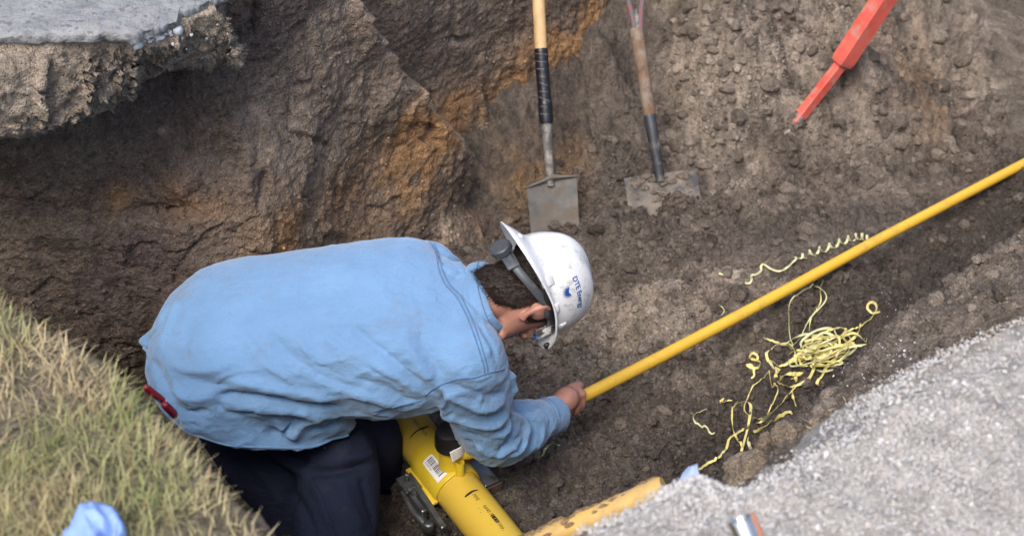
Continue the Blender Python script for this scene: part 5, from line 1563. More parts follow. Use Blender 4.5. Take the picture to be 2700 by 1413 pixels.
# tower, cap, terminals
ts, ta = main_s(1188, 1190)
top0 = M0 + MD * (SC + 0.024) + MU * (MR)
mb = MB(); mb.lathe(top0, MU, [(0.001, -0.01), (0.031, -0.01), (0.0305, 0.010), (0.029, 0.016), (0.028, 0.020), (0.0275, 0.072), (0.001, 0.072)], 40)
o = obj('tower', mb.mesh('tower'), M_FIT, tee); auto_smooth(o, 40)
mb = MB(); mb.lathe(top0 + MU * 0.068, MU, [(0.001, 0), (0.037, 0.0), (0.0380, 0.004), (0.0370, 0.040), (0.034, 0.050), (0.024, 0.055), (0.001, 0.0565)], 40)
o = obj('cap', mb.mesh('cap'), M_BLACK, tee); auto_smooth(o, 40)
# outlet socket towards the service pipe
OUT = PIPE_A - PDIR * 0.0
mb = MB(); mb.tube([top0 + MU * 0.045, lerp(top0 + MU * 0.045, OUT, 0.6), OUT + PDIR * 0.03], [0.024, 0.023, 0.0225], 24)
o = obj('outlet', mb.mesh('outlet'), M_FIT, tee); auto_smooth(o, 40)
M_PIN = plain('brass_pin', (0.35, 0.2, 0.08), 0.4, metal=0.8)
for px, py in ((1213, 1248), (1155, 1176)):
    s_, a_ = main_s(px, py)
    b0 = on_main(s_, a_ * 0.9, MR + 0.004); ax = unit(MU * math.cos(a_ * 0.4) + MS * math.sin(a_ * 0.4))
    mb = MB(); mb.lathe(b0, ax, [(0.001, -0.006), (0.0122, -0.006), (0.0112, 0.034), (0.0105, 0.0355), (0.0085, 0.0355), (0.0080, 0.034), (0.0078, 0.012), (0.001, 0.012)], 24)
    o = obj('terminal', mb.mesh('terminal'), M_FIT, tee); auto_smooth(o, 40)
    mb = MB(); mb.lathe(b0, ax, [(0.001, 0.01), (0.0022, 0.01), (0.0022, 0.026), (0.001, 0.027)], 8)
    obj('pin', mb.mesh('pin'), M_PIN, o)
# raised indicator rib and the torn paper on the cap
s_, a_ = main_s(1122, 1240)
pp = MB(); c_ = top0 + MU * 0.074
line = []; nr_ = []
base_a = math.atan2(*(lambda d: (d.dot(MS), d.dot(MD)))(unit(Vector(ray_dir(1160, 1190)) * -1)))
for k in range(12):
    a = base_a - 0.95 + k * 0.085
    d_ = MD * math.cos(a) + MS * math.sin(a)
    line.append(c_ + d_ * (0.0412 + (0.0016 * (k - 8) if k > 8 else 0)) + MU * (0.004 - 0.0006 * k)); nr_.append(d_)
o = obj('paper_tag', ribbon(line, nr_, 0.019, 0.0006).mesh('paper_tag'), M_PAPER, tee)
# barcode label
s0, a0 = main_s(1129, 1211)
s1, a1 = main_s(1172, 1263)
LB = obj('barcode_label', None, None)
bpy.data.objects.remove(LB)
l_s, l_e = main_s(1131, 1208)[0] + 0.0, main_s(1176, 1258)[0]
am = 0.5 * (main_s(1127, 1213)[1] + main_s(1175, 1262)[1])
def lab_pt(u, v, r): return (lerp(l_s, l_e, u), am - (v - 0.5) * 0.030 / MR, r)
W_, H_ = (l_e - l_s), 0.030
def lab_rect(u0, u1, v0, v1): return [(lerp(l_s, l_e, u), am + (0.5 - v) * H_ / MR) for u, v in ((u0, v0), (u1, v0), (u1, v1), (u0, v1))]
RL = MR + 0.0078
v2 = []; fs = []
NU, NV = 12, 8
cr = 0.09
for i in range(NU + 1):
    for j in range(NV + 1):
        u, v = i / NU, j / NV
        # rounded corners
        ux = min(u, 1 - u) * W_ / H_; vx = min(v, 1 - v)
        if ux < cr and vx < cr:
            d_ = math.hypot(cr - ux, cr - vx)
            if d_ > cr:
                k_ = cr / d_
                u = (cr - (cr - ux) * k_) * H_ / W_ if u < 0.5 else 1 - (cr - (cr - ux) * k_) * H_ / W_
                v = (cr - (cr - vx) * k_) if v < 0.5 else 1 - (cr - (cr - vx) * k_)
        v2.append((lerp(l_s, l_e, u), am + (0.5 - v) * H_ / MR))
fs = [tuple(int(q) for q in f_) for f_ in grid_faces(NU + 1, NV + 1)]
lab = main_patch('barcode_label', v2, fs, M_PAPER, tee, RL)
rb = random.Random(9); v2 = []; fs = []; u = 0.10
while u < 0.90:
    w = rb.choice((0.014, 0.022, 0.030, 0.040))
    o_ = len(v2)
    for sgm in range(3):
        v0_, v1_ = 0.36 + sgm * 0.17, 0.36 + (sgm + 1) * 0.17
        v2 += lab_rect(u, u + w, v0_, v1_); fs.append((o_ + sgm * 4, o_ + sgm * 4 + 1, o_ + sgm * 4 + 2, o_ + sgm * 4 + 3))
    u += w + rb.choice((0.018, 0.026, 0.034))
main_patch('barcode', v2, fs, M_INK, lab, RL + 0.0005)
tv_, tf_ = text_np('K(1U)MT/U8', 0.0058)
mx = max(x for x, _ in tv_)
main_patch('label_text', [(lerp(l_s, l_e, 0.08) + x, am + (0.5 - 0.17) * H_ / MR - y / MR) for x, y in tv_], tf_, M_INK, lab, RL + 0.0005)

# ---- screw clamps holding the saddle
M_CL = plain('clamp_steel', (0.20, 0.205, 0.21), 0.36, metal=0.8, var=0.35, scale=40, dirt=(0.05, 0.045, 0.04), dirt_amt=0.55, dirt_scale=20)
cl = empty('clamp', P(1105, 1300, 3.93), 'dark steel toggle clamp on the left of the saddle tee', 'clamp')
NS = -MS if (-MS).dot(Vector((-1, 0, 0))) > 0 else MS                 # towards the lower left
cb0 = M0 + MD * (SC + 0.005) + NS * (MR + 0.022) - MU * 0.012
mb = MB(); mb.box(cb0 + NS * 0.012 - MD * 0.035 + MU * 0.006, MD * 0.030, NS * 0.022, MU * 0.004, 0.002)
mb.box(cb0 + NS * 0.020 + MU * (-0.025) - MD * 0.0, MD * 0.062, NS * 0.007, MU * 0.026, 0.002)
obj('bracket', mb.mesh('bracket', False), M_CL, cl)
mb = MB(); mb.lathe(cb0 + NS * 0.012 - MD * 0.045 + MU * 0.008, MU, [(0.001, 0), (0.0065, 0), (0.0062, 0.022), (0.005, 0.024), (0.001, 0.024)], 14)
obj('stud', mb.mesh('stud'), M_CL, cl)
mb = MB(); mb.lathe(cb0 + NS * 0.014 - MD * 0.004 + MU * 0.006, MU, [(0.001, -0.02), (0.013, -0.02), (0.013, 0.008), (0.0085, 0.008), (0.0085, 0.020), (0.007, 0.022), (0.001, 0.022)], 6)
mb.tube([cb0 + NS * 0.014 - MD * 0.004 + MU * 0.018 + MS * 0.012, cb0 + NS * 0.014 - MD * 0.004 + MU * 0.018 - MS * 0.012], 0.0065, 10, True)
obj('clamp_nut', mb.mesh('clamp_nut', False), M_CL, cl)
mb = MB(); lv0 = cb0 + NS * 0.006 + MU * 0.014 - MD * 0.002; lv1 = cb0 + NS * 0.006 - MU * 0.004 + MD * 0.135
d_ = lv1 - lv0; mb.box((lv0 + lv1) / 2, d_ / 2, NS * 0.0075, unit(d_.cross(NS)) * 0.0085, 0.002)
obj('lever', mb.mesh('lever', False), M_CL, cl)
mb = MB(); q0 = cb0 + NS * 0.032 - MU * 0.012 - MD * 0.03; q1 = cb0 + NS * 0.026 - MU * 0.030 + MD * 0.092
mb.tube([q0, lerp(q0, q1, 0.5) + NS * 0.008, q1], [0.007, 0.009, 0.013], 12, True)
mb.lathe(q1 + MU * 0.004, MU, [(0.001, -0.018), (0.014, -0.018), (0.014, 0.012), (0.011, 0.016), (0.001, 0.016)], 18)
obj('link_arm', mb.mesh('link_arm'), M_CL, cl)
cl2 = empty('clamp_plate', P(1285, 1265, 3.9), 'flat steel clamp plate on the right of the saddle tee under the sleeve', 'clamp')
PS = -NS
c2 = M0 + MD * (SC + 0.012) + PS * (MR + 0.028) - MU * 0.006
mb = MB(); mb.box(c2, MD * 0.068, PS * 0.020, MU * 0.0045, 0.0015)
obj('plate', mb.mesh('plate', False), M_CL, cl2)
M_RUST = plain('rusty_steel', (0.10, 0.065, 0.045), 0.75, metal=0.3, var=0.4, scale=60)
mb = MB(); mb.box(c2 - MU * 0.020 + PS * 0.006 + MD * 0.004, MD * 0.066, PS * 0.022, MU * 0.014, 0.002)
obj('backing_block', mb.mesh('backing_block', False), M_RUST, cl2)

# ---- length of dirty pipe lying on the near bank
E1 = P(1752, 1283, 2.98); E0 = P(1395, 1440, 3.06)
ed = unit(E1 - E0)
mb = MB(); mb.tube([E0 - ed * 0.5, E1 - ed * 0.008, E1], [0.0225, 0.0225, 0.0205], 28)
dp = obj('pipe_offcut', mb.mesh('pipe_offcut'), M_OLD, label='short dirt-caked yellow pipe end lying on the bank beside the gravel', cat='pipe')
auto_smooth(dp, 50)
# mud smeared along its top
mud = MB(); rr2 = random.Random(3)
sdv = unit(ed.cross(MU)); upv = sdv.cross(ed)
tm, tf_ = lumps(2, 6, 900)
for k in range(70):
    t = rr2.uniform(0.025, 0.42); a = rr2.gauss(0.25, 0.38)
    c_ = E1 - ed * t + (upv * math.cos(a) - sdv * math.sin(a)) * 0.0215; s_ = rr2.uniform(0.003, 0.009)
    q = tm[k % 6]
    mud.add([c_ + ed * float(p[0]) * s_ * 2.6 + sdv * float(p[1]) * s_ + upv * float(p[2]) * s_ * 0.22 for p in q], [tuple(int(x) for x in f_) for f_ in tf_])
me = mud.mesh('mud'); set_col(me, np.tile(np.array([0.40, 0.27, 0.15]), (len(me.vertices), 1)))
o = obj('mud', me, M_SOIL, dp); o['kind'] = 'stuff'
# ================================================================== SHOVELS AND TOOLS
M_ASH = plain('ash_wood', (0.56, 0.37, 0.18), 0.55, var=0.22, scale=30, stretch=(1, 1, 0.08), dirt=(0.30, 0.22, 0.15), dirt_amt=0.3, dirt_scale=18)
M_OLDWOOD = plain('weathered_wood', (0.17, 0.105, 0.065), 0.8, var=0.4, scale=60, stretch=(1, 1, 0.08), dirt=(0.23, 0.20, 0.17), dirt_amt=0.6, dirt_scale=16)
M_TAPE = plain('black_tape', (0.010, 0.010, 0.014), 0.38, var=0.3, scale=50, dirt=(0.10, 0.09, 0.09), dirt_amt=0.15, dirt_scale=45)
M_SOCK = plain('socket_steel', (0.12, 0.115, 0.11), 0.6, metal=0.4, var=0.4, scale=45, dirt=(0.36, 0.33, 0.30), dirt_amt=0.75, dirt_scale=35)
M_BLADE1 = plain('muddy_blade', (0.11, 0.108, 0.105), 0.6, metal=0.25, var=0.35, scale=22, dirt=(0.14, 0.105, 0.075), dirt_amt=0.72, dirt_scale=14)
M_BLADE2 = plain('caked_blade', (0.05, 0.056, 0.066), 0.6, metal=0.35, var=0.3, scale=22, dirt=(0.25, 0.212, 0.172), dirt_amt=0.95, dirt_scale=13)
M_REDP = plain('red_flecked_paint', (0.33, 0.03, 0.015), 0.6, var=0.3, dirt=(0.11, 0.115, 0.13), dirt_amt=1.1, dirt_scale=50)
def shovel_frame(top, bot, face):
    ax = unit(top - bot); n = unit(Vector(face) - ax * ax.dot(Vector(face))); w = ax.cross(n)
    if w.x < 0: w = -w
    return ax, n, w
def blade(mb, c, ax, n, w, hw, length, curve, th=0.0028, taper=0.94, skew=0.0):
    """c = middle of the top edge; the blade runs down -ax"""
    NUb, NVb = 13, 12
    fr = []; bk = []
    for j in range(NVb):
        t = j / (NVb - 1)
        for i in range(NUb):
            u = i / (NUb - 1) * 2 - 1
            p = c + w * (u * hw * lerp(1, taper, t)) - ax * (length * t) + n * (curve * (1 - u * u) * -1 + 0.012 * t) + ax * skew * u
            fr.append(p + n * th); bk.append(p - n * th)
    f0 = [tuple(int(q) for q in f_) for f_ in grid_faces(NVb, NUb)]
    off = len(fr)
    fs = f0 + [tuple(q + off for q in f_[::-1]) for f_ in f0]
    rim = [i for i in range(NUb)] + [j * NUb + NUb - 1 for j in range(1, NVb)] + [(NVb - 1) * NUb + i for i in range(NUb - 2, -1, -1)] + [j * NUb for j in range(NVb - 2, 0, -1)]
    for a, b_ in zip(rim, rim[1:] + rim[:1]): fs.append((a, b_, b_ + off, a + off))
    mb.add(fr + bk, fs)

# ---- trenching spade with taped handle
bb = ray_ground(1458, 598)
D1 = (bb - Vector(CAM_O)).dot(Vector(CAM_D))
b1 = P(1458, 598, D1 + 0.015); t1 = P(1416, -30, D1 - 0.06)
ax, n, w = shovel_frame(t1, b1, -Vector(CAM_D))
def on1(px, py):
    """point on the shovel's axis plane seen at a pixel"""
    r_ = Vector(ray_dir(px, py)); t = (b1 - Vector(CAM_O)).dot(n) / r_.dot(n)
    return Vector(CAM_O) + r_ * t
sh = empty('trenching_spade', b1, 'narrow trenching spade with pale wooden handle wrapped in black tape', 'shovel', 'shovels standing at the far side')
hA, hB, hC, hD, hE = on1(1412, -260), on1(1420, 0), on1(1426, 128), on1(1441, 325), on1(1450, 466)
mb = MB(); mb.tube([hA, hB, hC, lerp(hC, hD, 0.9)], 0.0195, 22); o = obj('handle', mb.mesh('handle'), M_ASH, sh); auto_smooth(o, 50)
mb = MB(); q = [lerp(hC, hD, t) for t in np.linspace(0, 1, 42)]
mb.tube(q, [0.0212 + 0.0007 * ((k * 2 % 7) / 7) + (0.0014 if k > 29 else 0) - (0.001 if k in (0, 41) else 0) for k in range(42)], 22); o = obj('tape', mb.mesh('tape'), M_TAPE, sh); auto_smooth(o, 60)
M_SCUFF = plain('scuff', (0.30, 0.30, 0.32), 0.8, var=0.3)
mb = MB(); rq = random.Random(8)
for k in range(9):
    t0 = 0.08 + k * 0.10; pts_ = []
    for a in np.linspace(-0.9 + rq.uniform(-.2, .5), rq.uniform(0.1, 1.0), 8):
        pts_.append(lerp(hC, hD, min(0.98, t0 + 0.012 * a + (0.03 * a if k in (4, 6) else 0))) + (n * math.cos(a) + w * math.sin(a)) * 0.0225)
    mb.tube(pts_, 0.0006, 4)
obj('tape_scuffs', mb.mesh('tape_scuffs'), M_SCUFF, sh)
mb = MB(); mb.tube([lerp(hC, hD, 0.96), hD, lerp(hD, hE, 0.55), hE, on1(1452, 490)], [0.0165, 0.0175, 0.0150, 0.0125, 0.012], 18); o = obj('socket', mb.mesh('socket'), M_SOCK, sh); auto_smooth(o, 60)
bt = on1(1455, 478)
mb = MB(); blade(mb, bt, ax, n, w, 0.0790, 0.30, 0.010, skew=0.012)
sc_ = bt
bl = obj('blade', mb.mesh('blade'), M_BLADE1, sh); auto_smooth(bl, 40)
mb = MB()
l0 = bt - w * 0.081 - ax * 0.014 + n * 0.004; l1 = bt + w * 0.081 + ax * 0.011 + n * 0.004; mid = bt + ax * 0.006 + n * 0.006
mb.tube([l0, lerp(l0, mid, 0.6) + ax * 0.004, mid + ax * 0.008, lerp(l1, mid, 0.6) + ax * 0.004, l1], [0.004, 0.006, 0.011, 0.006, 0.004], 10, True)
obj('foot_tread', mb.mesh('foot_tread'), M_BLADE1, bl)

# ---- square shovel, blade half buried
bb = ray_ground(1738, 470)
D2 = (bb - Vector(CAM_O)).dot(Vector(CAM_D))
b1 = P(1740, 500, D2 - 0.10); t1 = P(1664, 0, D2 - 0.16)
ax, n, w = shovel_frame(t1, b1, -Vector(CAM_D) + Vector((0, 0, 0.15)))
sh2 = empty('square_shovel', b1, 'square shovel with weathered wooden shaft and mud-caked blade', 'shovel', 'shovels standing at the far side')
hA, hB, hC, hD = on1(1678, 78), on1(1713, 305), on1(1738, 458), on1(1740, 478)
mb = MB(); mb.tube([lerp(hA, hB, -0.02), hA, lerp(hA, hB, 0.5), hB], [0.0205, 0.0222, 0.0210, 0.0198], 20); o = obj('shaft', mb.mesh('shaft'), M_OLDWOOD, sh2); auto_smooth(o, 50)
mb = MB(); mb.tube([lerp(hB, hC, -0.02), hB, lerp(hB, hC, 0.5), hC, hD], [0.0205, 0.0215, 0.0185, 0.0165, 0.015], 18); o = obj('socket', mb.mesh('socket'), plain('dark_socket', (0.045, 0.05, 0.058), 0.5, metal=0.3, var=0.3, dirt=(0.25, 0.22, 0.18), dirt_amt=0.35, dirt_scale=22), sh2); auto_smooth(o, 60)
for dx, pts_ in ((-1, [(1676, 96), (1668, 50), (1655, 0), (1640, -50)]), (1, [(1688, 94), (1688, 50), (1692, 0), (1700, -50)]), (0, [(1682, 98), (1680, 60), (1676, 30)])):
    mb = MB(); q = [on1(*p) + n * 0.008 for p in pts_]; mb.tube(q, [0.0085, 0.0095, 0.009, 0.008][:len(q)], 12, True)
    obj('handle_fork', mb.mesh('handle_fork'), M_REDP if dx else M_SOCK, sh2)
mb = MB(); g0, g1 = on1(1640, -50) + n * .008, on1(1700, -50) + n * .008; mb.tube([lerp(g0, g1, -0.25), lerp(g0, g1, 1.25)], 0.013, 14, True); obj('grip', mb.mesh('grip'), M_OLDWOOD, sh2)
bt = on1(1740, 458)
mb = MB(); blade(mb, bt, ax, n, w, 0.1175, 0.24, 0.008, taper=1.0, skew=-0.004)
bl = obj('blade', mb.mesh('blade'), M_BLADE2, sh2); auto_smooth(bl, 40)
tm, tf_ = lumps(2, 6, 2900, 0.35); md_ = MB()
for k in range(34):
    u, v = rq.uniform(-0.95, 0.95), rq.uniform(0.0, 0.09)
    c_ = bt + w * (u * 0.113) - ax * v + n * 0.001; s_ = rq.uniform(0.005, 0.016)
    md_.add([c_ + w * float(p[0]) * s_ * 1.4 + ax * float(p[1]) * s_ + n * float(p[2]) * s_ * 0.28 for p in tm[k % 6]], [tuple(int(x) for x in f_) for f_ in tf_])
me = md_.mesh('mud'); set_col(me, np.tile(C_DRY * 0.72, (len(me.vertices), 1))); o = obj('mud', me, M_SOIL, bl); o['kind'] = 'stuff'

# ---- red steel post lying on the far slope
M_RED2, nt, b = mat('red_paint')
f = noise_fac(nt, 22, 6, 0.75, 0.50, 0.66)
c_ = mixc(nt, noise_fac(nt, 7, 3, 0.6, 0.3, 0.7), (0.52, 0.07, 0.045), (0.64, 0.15, 0.12))
nt.links.new(mixc(nt, mulf(nt, f, 0.75), c_, (0.36, 0.25, 0.21)), b.inputs['Base Color']); b.inputs['Roughness'].default_value = 0.38
tip = ray_ground(2106, 318, 0.05)
Dt = (tip - Vector(CAM_O)).dot(Vector(CAM_D))
e0 = P(2106, 312, Dt + 0.02); e1 = P(2216, 172, Dt - 0.02); e2 = P(2375, -70, Dt - 0.16)
ax = unit(e2 - e1); n = unit(-Vector(CAM_D) + Vector((0.35, 0, 0.5))); n = unit(n - ax * ax.dot(n)); w = ax.cross(n)
rp_ = empty('red_post', e0, 'red painted steel post with narrow shank lying on the far slope', 'tool')
# turn so that two faces show
ca, sa = math.cos(math.radians(38)), math.sin(math.radians(38)); n2 = n * ca + w * sa; w2 = w * ca - n * sa
mb = MB(); sq = lambda c, a, b_: [c + w2 * (sx * a * 0.88) + n2 * (sy * b_ * 0.92) for sx, sy in ((-1, -.9), (-.9, -1), (.9, -1), (1, -.9), (1, .9), (.9, 1), (-.9, 1), (-1, .9))]
mb.rings([sq(e1 + ax * -0.004, 0.022, 0.017), sq(e1 + ax * 0.006, 0.033, 0.027), sq(e1 + ax * 0.02, 0.036, 0.030), sq(e2, 0.036, 0.030)])
obj('post_tube', mb.mesh('post_tube', False), M_RED2, rp_)
ax2 = unit(e1 - e0); w3 = unit(w2 - ax2 * ax2.dot(w2)); n3 = ax2.cross(w3)
mb = MB(); mb.box((e0 + e1) / 2 + n3 * 0.0, (e1 - e0) / 2 + ax2 * 0.02, w3 * 0.0185, n3 * 0.0155, 0.003)
obj('shank', mb.mesh('shank', False), M_RED2, rp_)
mb = MB(); mb.lathe(e0 + ax2 * 0.004, -ax2, [(0.001, -0.006), (0.020, -0.006), (0.0205, 0.016), (0.014, 0.022), (0.013, 0.05), (0.001, 0.05)], 16)
o = obj('ferrule', mb.mesh('ferrule'), M_SOCK, rp_); auto_smooth(o, 40)
mb = MB()
for k, (dx, dy) in enumerate(((-0.9, 0.25), (-0.12, -1), (0.35, -0.95))):
    d_ = unit(Vector((dx * 0.6, -0.25, dy * 0.6 - 0.3))); p0 = e0 - ax2 * 0.04
    mb.tube([p0, p0 + d_ * 0.035, p0 + d_ * 0.08], [0.014, 0.017, 0.010], 10, True, squash=0.5)
M_MUDDY = plain('mud_coat', (0.26, 0.225, 0.175), 0.95, var=0.35, scale=60, bstr=0.8)
obj('tines', mb.mesh('tines'), M_MUDDY, rp_)

# ---- chrome tube standing in the gravel
M_CHROME = plain('chrome', (0.62, 0.60, 0.57), 0.22, metal=1.0, var=0.12, scale=20)
tt = P(1950, 1366, 2.04); tb = tt + Vector((0.085, -0.125, -0.165))
d_ = unit(tb - tt)
ct = empty('metal_tube', tb, 'shiny metal tube end poking up out of the gravel', 'tube')
mb = MB(); mb.lathe(tt, d_, [(0.0128, 0.05), (0.0128, 0.002), (0.0145, 0.0), (0.0165, 0.0015), (0.0172, 0.004), (0.0172, 0.21), (0.0128, 0.21)], 28)
o = obj('tube_wall', mb.mesh('tube_wall'), M_CHROME, ct); auto_smooth(o, 50)
mb = MB(); w_ = unit(d_.cross(Vector((0, 1, 0)))); 
if w_.x < 0: w_ = -w_
mb.box(tt + d_ * 0.10 + w_ * 0.0178 + Vector((0, 0.004, 0)), d_ * 0.098, w_ * 0.002, unit(d_.cross(w_)) * 0.006, 0.001)
obj('red_stripe', mb.mesh('red_stripe', False), plain('copper_red', (0.45, 0.17, 0.10), 0.5, metal=0.2), ct)

# ---- pale blue card and clear plastic behind the gravel
M_CARD = plain('pale_card', (0.34, 0.43, 0.60), 0.6, var=0.06, scale=20, dirt=(0.3, 0.3, 0.3), dirt_amt=0.1)
nb = 14
cgd = []
lb = spline([(1772, 1312), (1790, 1275), (1800, 1250), (1818, 1230)], nb)[:, :2]; rb_ = spline([(1850, 1312), (1846, 1280), (1842, 1250), (1836, 1222)], nb)[:, :2]
for i in range(nb):
    for j in range(nb):
        u, v = i / (nb - 1), j / (nb - 1)
        q_ = lb[j] + (rb_[j] - lb[j]) * u
        cgd.append(tuple(P(q_[0], q_[1], 2.60 + 0.05 * v + 0.012 * math.sin(3 * u))))
o = obj('plastic_card', np_mesh('plastic_card', np.array(cgd), grid_faces(nb, nb)), M_CARD, label='pale blue curved card standing up behind the gravel crest', cat='card')
md = o.modifiers.new('t', 'SOLIDIFY'); md.thickness = 0.0018
c = ray_ground(2058, 1272, 0.01)
nb = 22; u_, v_ = np.meshgrid(np.linspace(-1, 1, nb), np.linspace(-1, 1, nb), indexing='ij')
q = np.stack([c.x + 0.033 * u_, c.y + 0.026 * v_, c.z + 0.018 * (1 - u_ ** 2) * (1 - v_ ** 2) + 0.014 * fbm2(u_, v_, 1.7, 3, 971)], -1).reshape(-1, 3)
o = obj('plastic_bag', np_mesh('plastic_bag', q, grid_faces(nb, nb), False), M_GLASS, label='scrap of crumpled clear plastic behind the gravel', cat='plastic bag')
md = o.modifiers.new('t', 'SOLIDIFY'); md.thickness = 0.0008

# ================================================================== PLASTIC SHAVINGS
M_SHAV = plain('shaving', (0.66, 0.58, 0.22), 0.5, var=0.18, scale=30)
M_SHAVG = plain('shaving_greenish', (0.60, 0.59, 0.33), 0.5, var=0.18, scale=30)
def z5(p): return (1800 + p[0] / 2.0746, 600 + p[1] / 2.0746)
rsv = random.Random(77)
def ray_floor(px, py):
    """where a sight line meets the trench floor beyond the near bank"""
    r_ = ray_dir(px, py); t = np.arange(2.6, 7.0, 0.004); q = CAM_O + t[:, None] * r_
    ok_ = (q[:, 2] < ground_z(q[:, 0], q[:, 1])) & (q[:, 1] > np.interp(q[:, 0], NEAR[:, 0], NEAR[:, 1]) + 0.36)
    return Vector(q[int(np.argmax(ok_))]) if ok_.any() else ray_ground(px, py)
def shaving(pts, w=0.0042, lift=0.011, tw=1.0, n=None, m=None, label=None, wob=0.008, name='pipe_shaving', coil=None):
    n = n or max(16, 7 * len(pts))
    sp_ = spline(pts, n)[:, :2]
    ph = rsv.uniform(0, 6); line = []
    for k, (x, y) in enumerate(sp_):
        h = ray_floor(x, y)
        t = k / (n - 1)
        line.append(np.array(h) + np.array([0, 0, lift + wob * (0.5 + 0.5 * math.sin(ph + t * 9)) * math.sin(math.pi * t)]))
    line = relax_line(np.array(line), 4)
    line[:, 2] = np.maximum(line[:, 2], ground_z(line[:, 0], line[:, 1]) + 0.013)
    nr = []
    L = [Vector(q) for q in line]
    for k in range(len(L)):
        t = unit(L[min(k + 1, n - 1)] - L[max(k - 1, 0)])
        a = ph + tw * 3.0 * math.sin(k / n * 5 + ph)
        base = Vector((0, -0.35, 1)); base = unit(base - t * base.dot(t)); sd = t.cross(base)
        nr.append(base * math.cos(a * 0.5) + sd * math.sin(a * 0.5))
    wds = [w * (0.55 + 0.45 * math.sin(math.pi * min(1, 0.15 + 0.8 * k / n))) for k in range(n)]
    mb = MB(); rings = []
    for k, p in enumerate(L):
        t = unit(L[min(k + 1, n - 1)] - L[max(k - 1, 0)]); nn_ = nr[k]; s_ = t.cross(nn_)
        rings.append([p - s_ * wds[k], p + s_ * wds[k], p + s_ * wds[k] + nn_ * 0.0007, p - s_ * wds[k] + nn_ * 0.0007])
    mb.rings(rings)
    obj(name, mb.mesh(name, False), m or M_SHAV, label=label or 'loose ribbon of yellow pipe shaving in the tangled heap', cat='shaving', group='yellow pipe shavings')
# the springy curl beside the thin pipe
pre = spline([z5(p) for p in ((197, 262), (250, 278), (300, 300), (355, 318), (375, 300), (374, 272), (402, 268), (428, 246), (426, 224), (442, 212), (482, 238), (530, 250), (572, 228), (612, 190))], 60)[:, :2]
ctr = spline([z5(p) for p in ((612, 190), (680, 165), (780, 132), (880, 90), (960, 68), (1015, 82))], 150)[:, :2]
line = [np.array(ray_ground(x, y)) + [0, 0, 0.008] for x, y in pre]
for k, (x, y) in enumerate(ctr):
    h = np.array(ray_ground(x, y)); t = k / 149; a = t * 2 * math.pi * 9.5; rr_ = 0.0125 * min(1, t * 6)
    line.append(h + np.array([0.006 * math.cos(a) - 0.004 * math.sin(a), rr_ * 0.8 * math.cos(a), 0.014 + rr_ * math.sin(a)]))
line = relax_line(np.array(line), 1)
nrm_ = []
for k in range(len(line)):
    if k < 60: nrm_.append(unit((0.3 * math.sin(k * .3), -0.4, 0.9)))
    else:
        a = (k - 60) / 149 * 2 * math.pi * 9.5; nrm_.append(unit((0.1, 0.8 * math.cos(a), math.sin(a) + 0.05)))
obj('pipe_shaving', ribbon(line, nrm_, 0.0036, 0.0008).mesh('pipe_shaving', False), M_SHAVG, label='long springy corkscrew curl of yellow shaving above the thin pipe', cat='shaving', group='yellow pipe shavings')
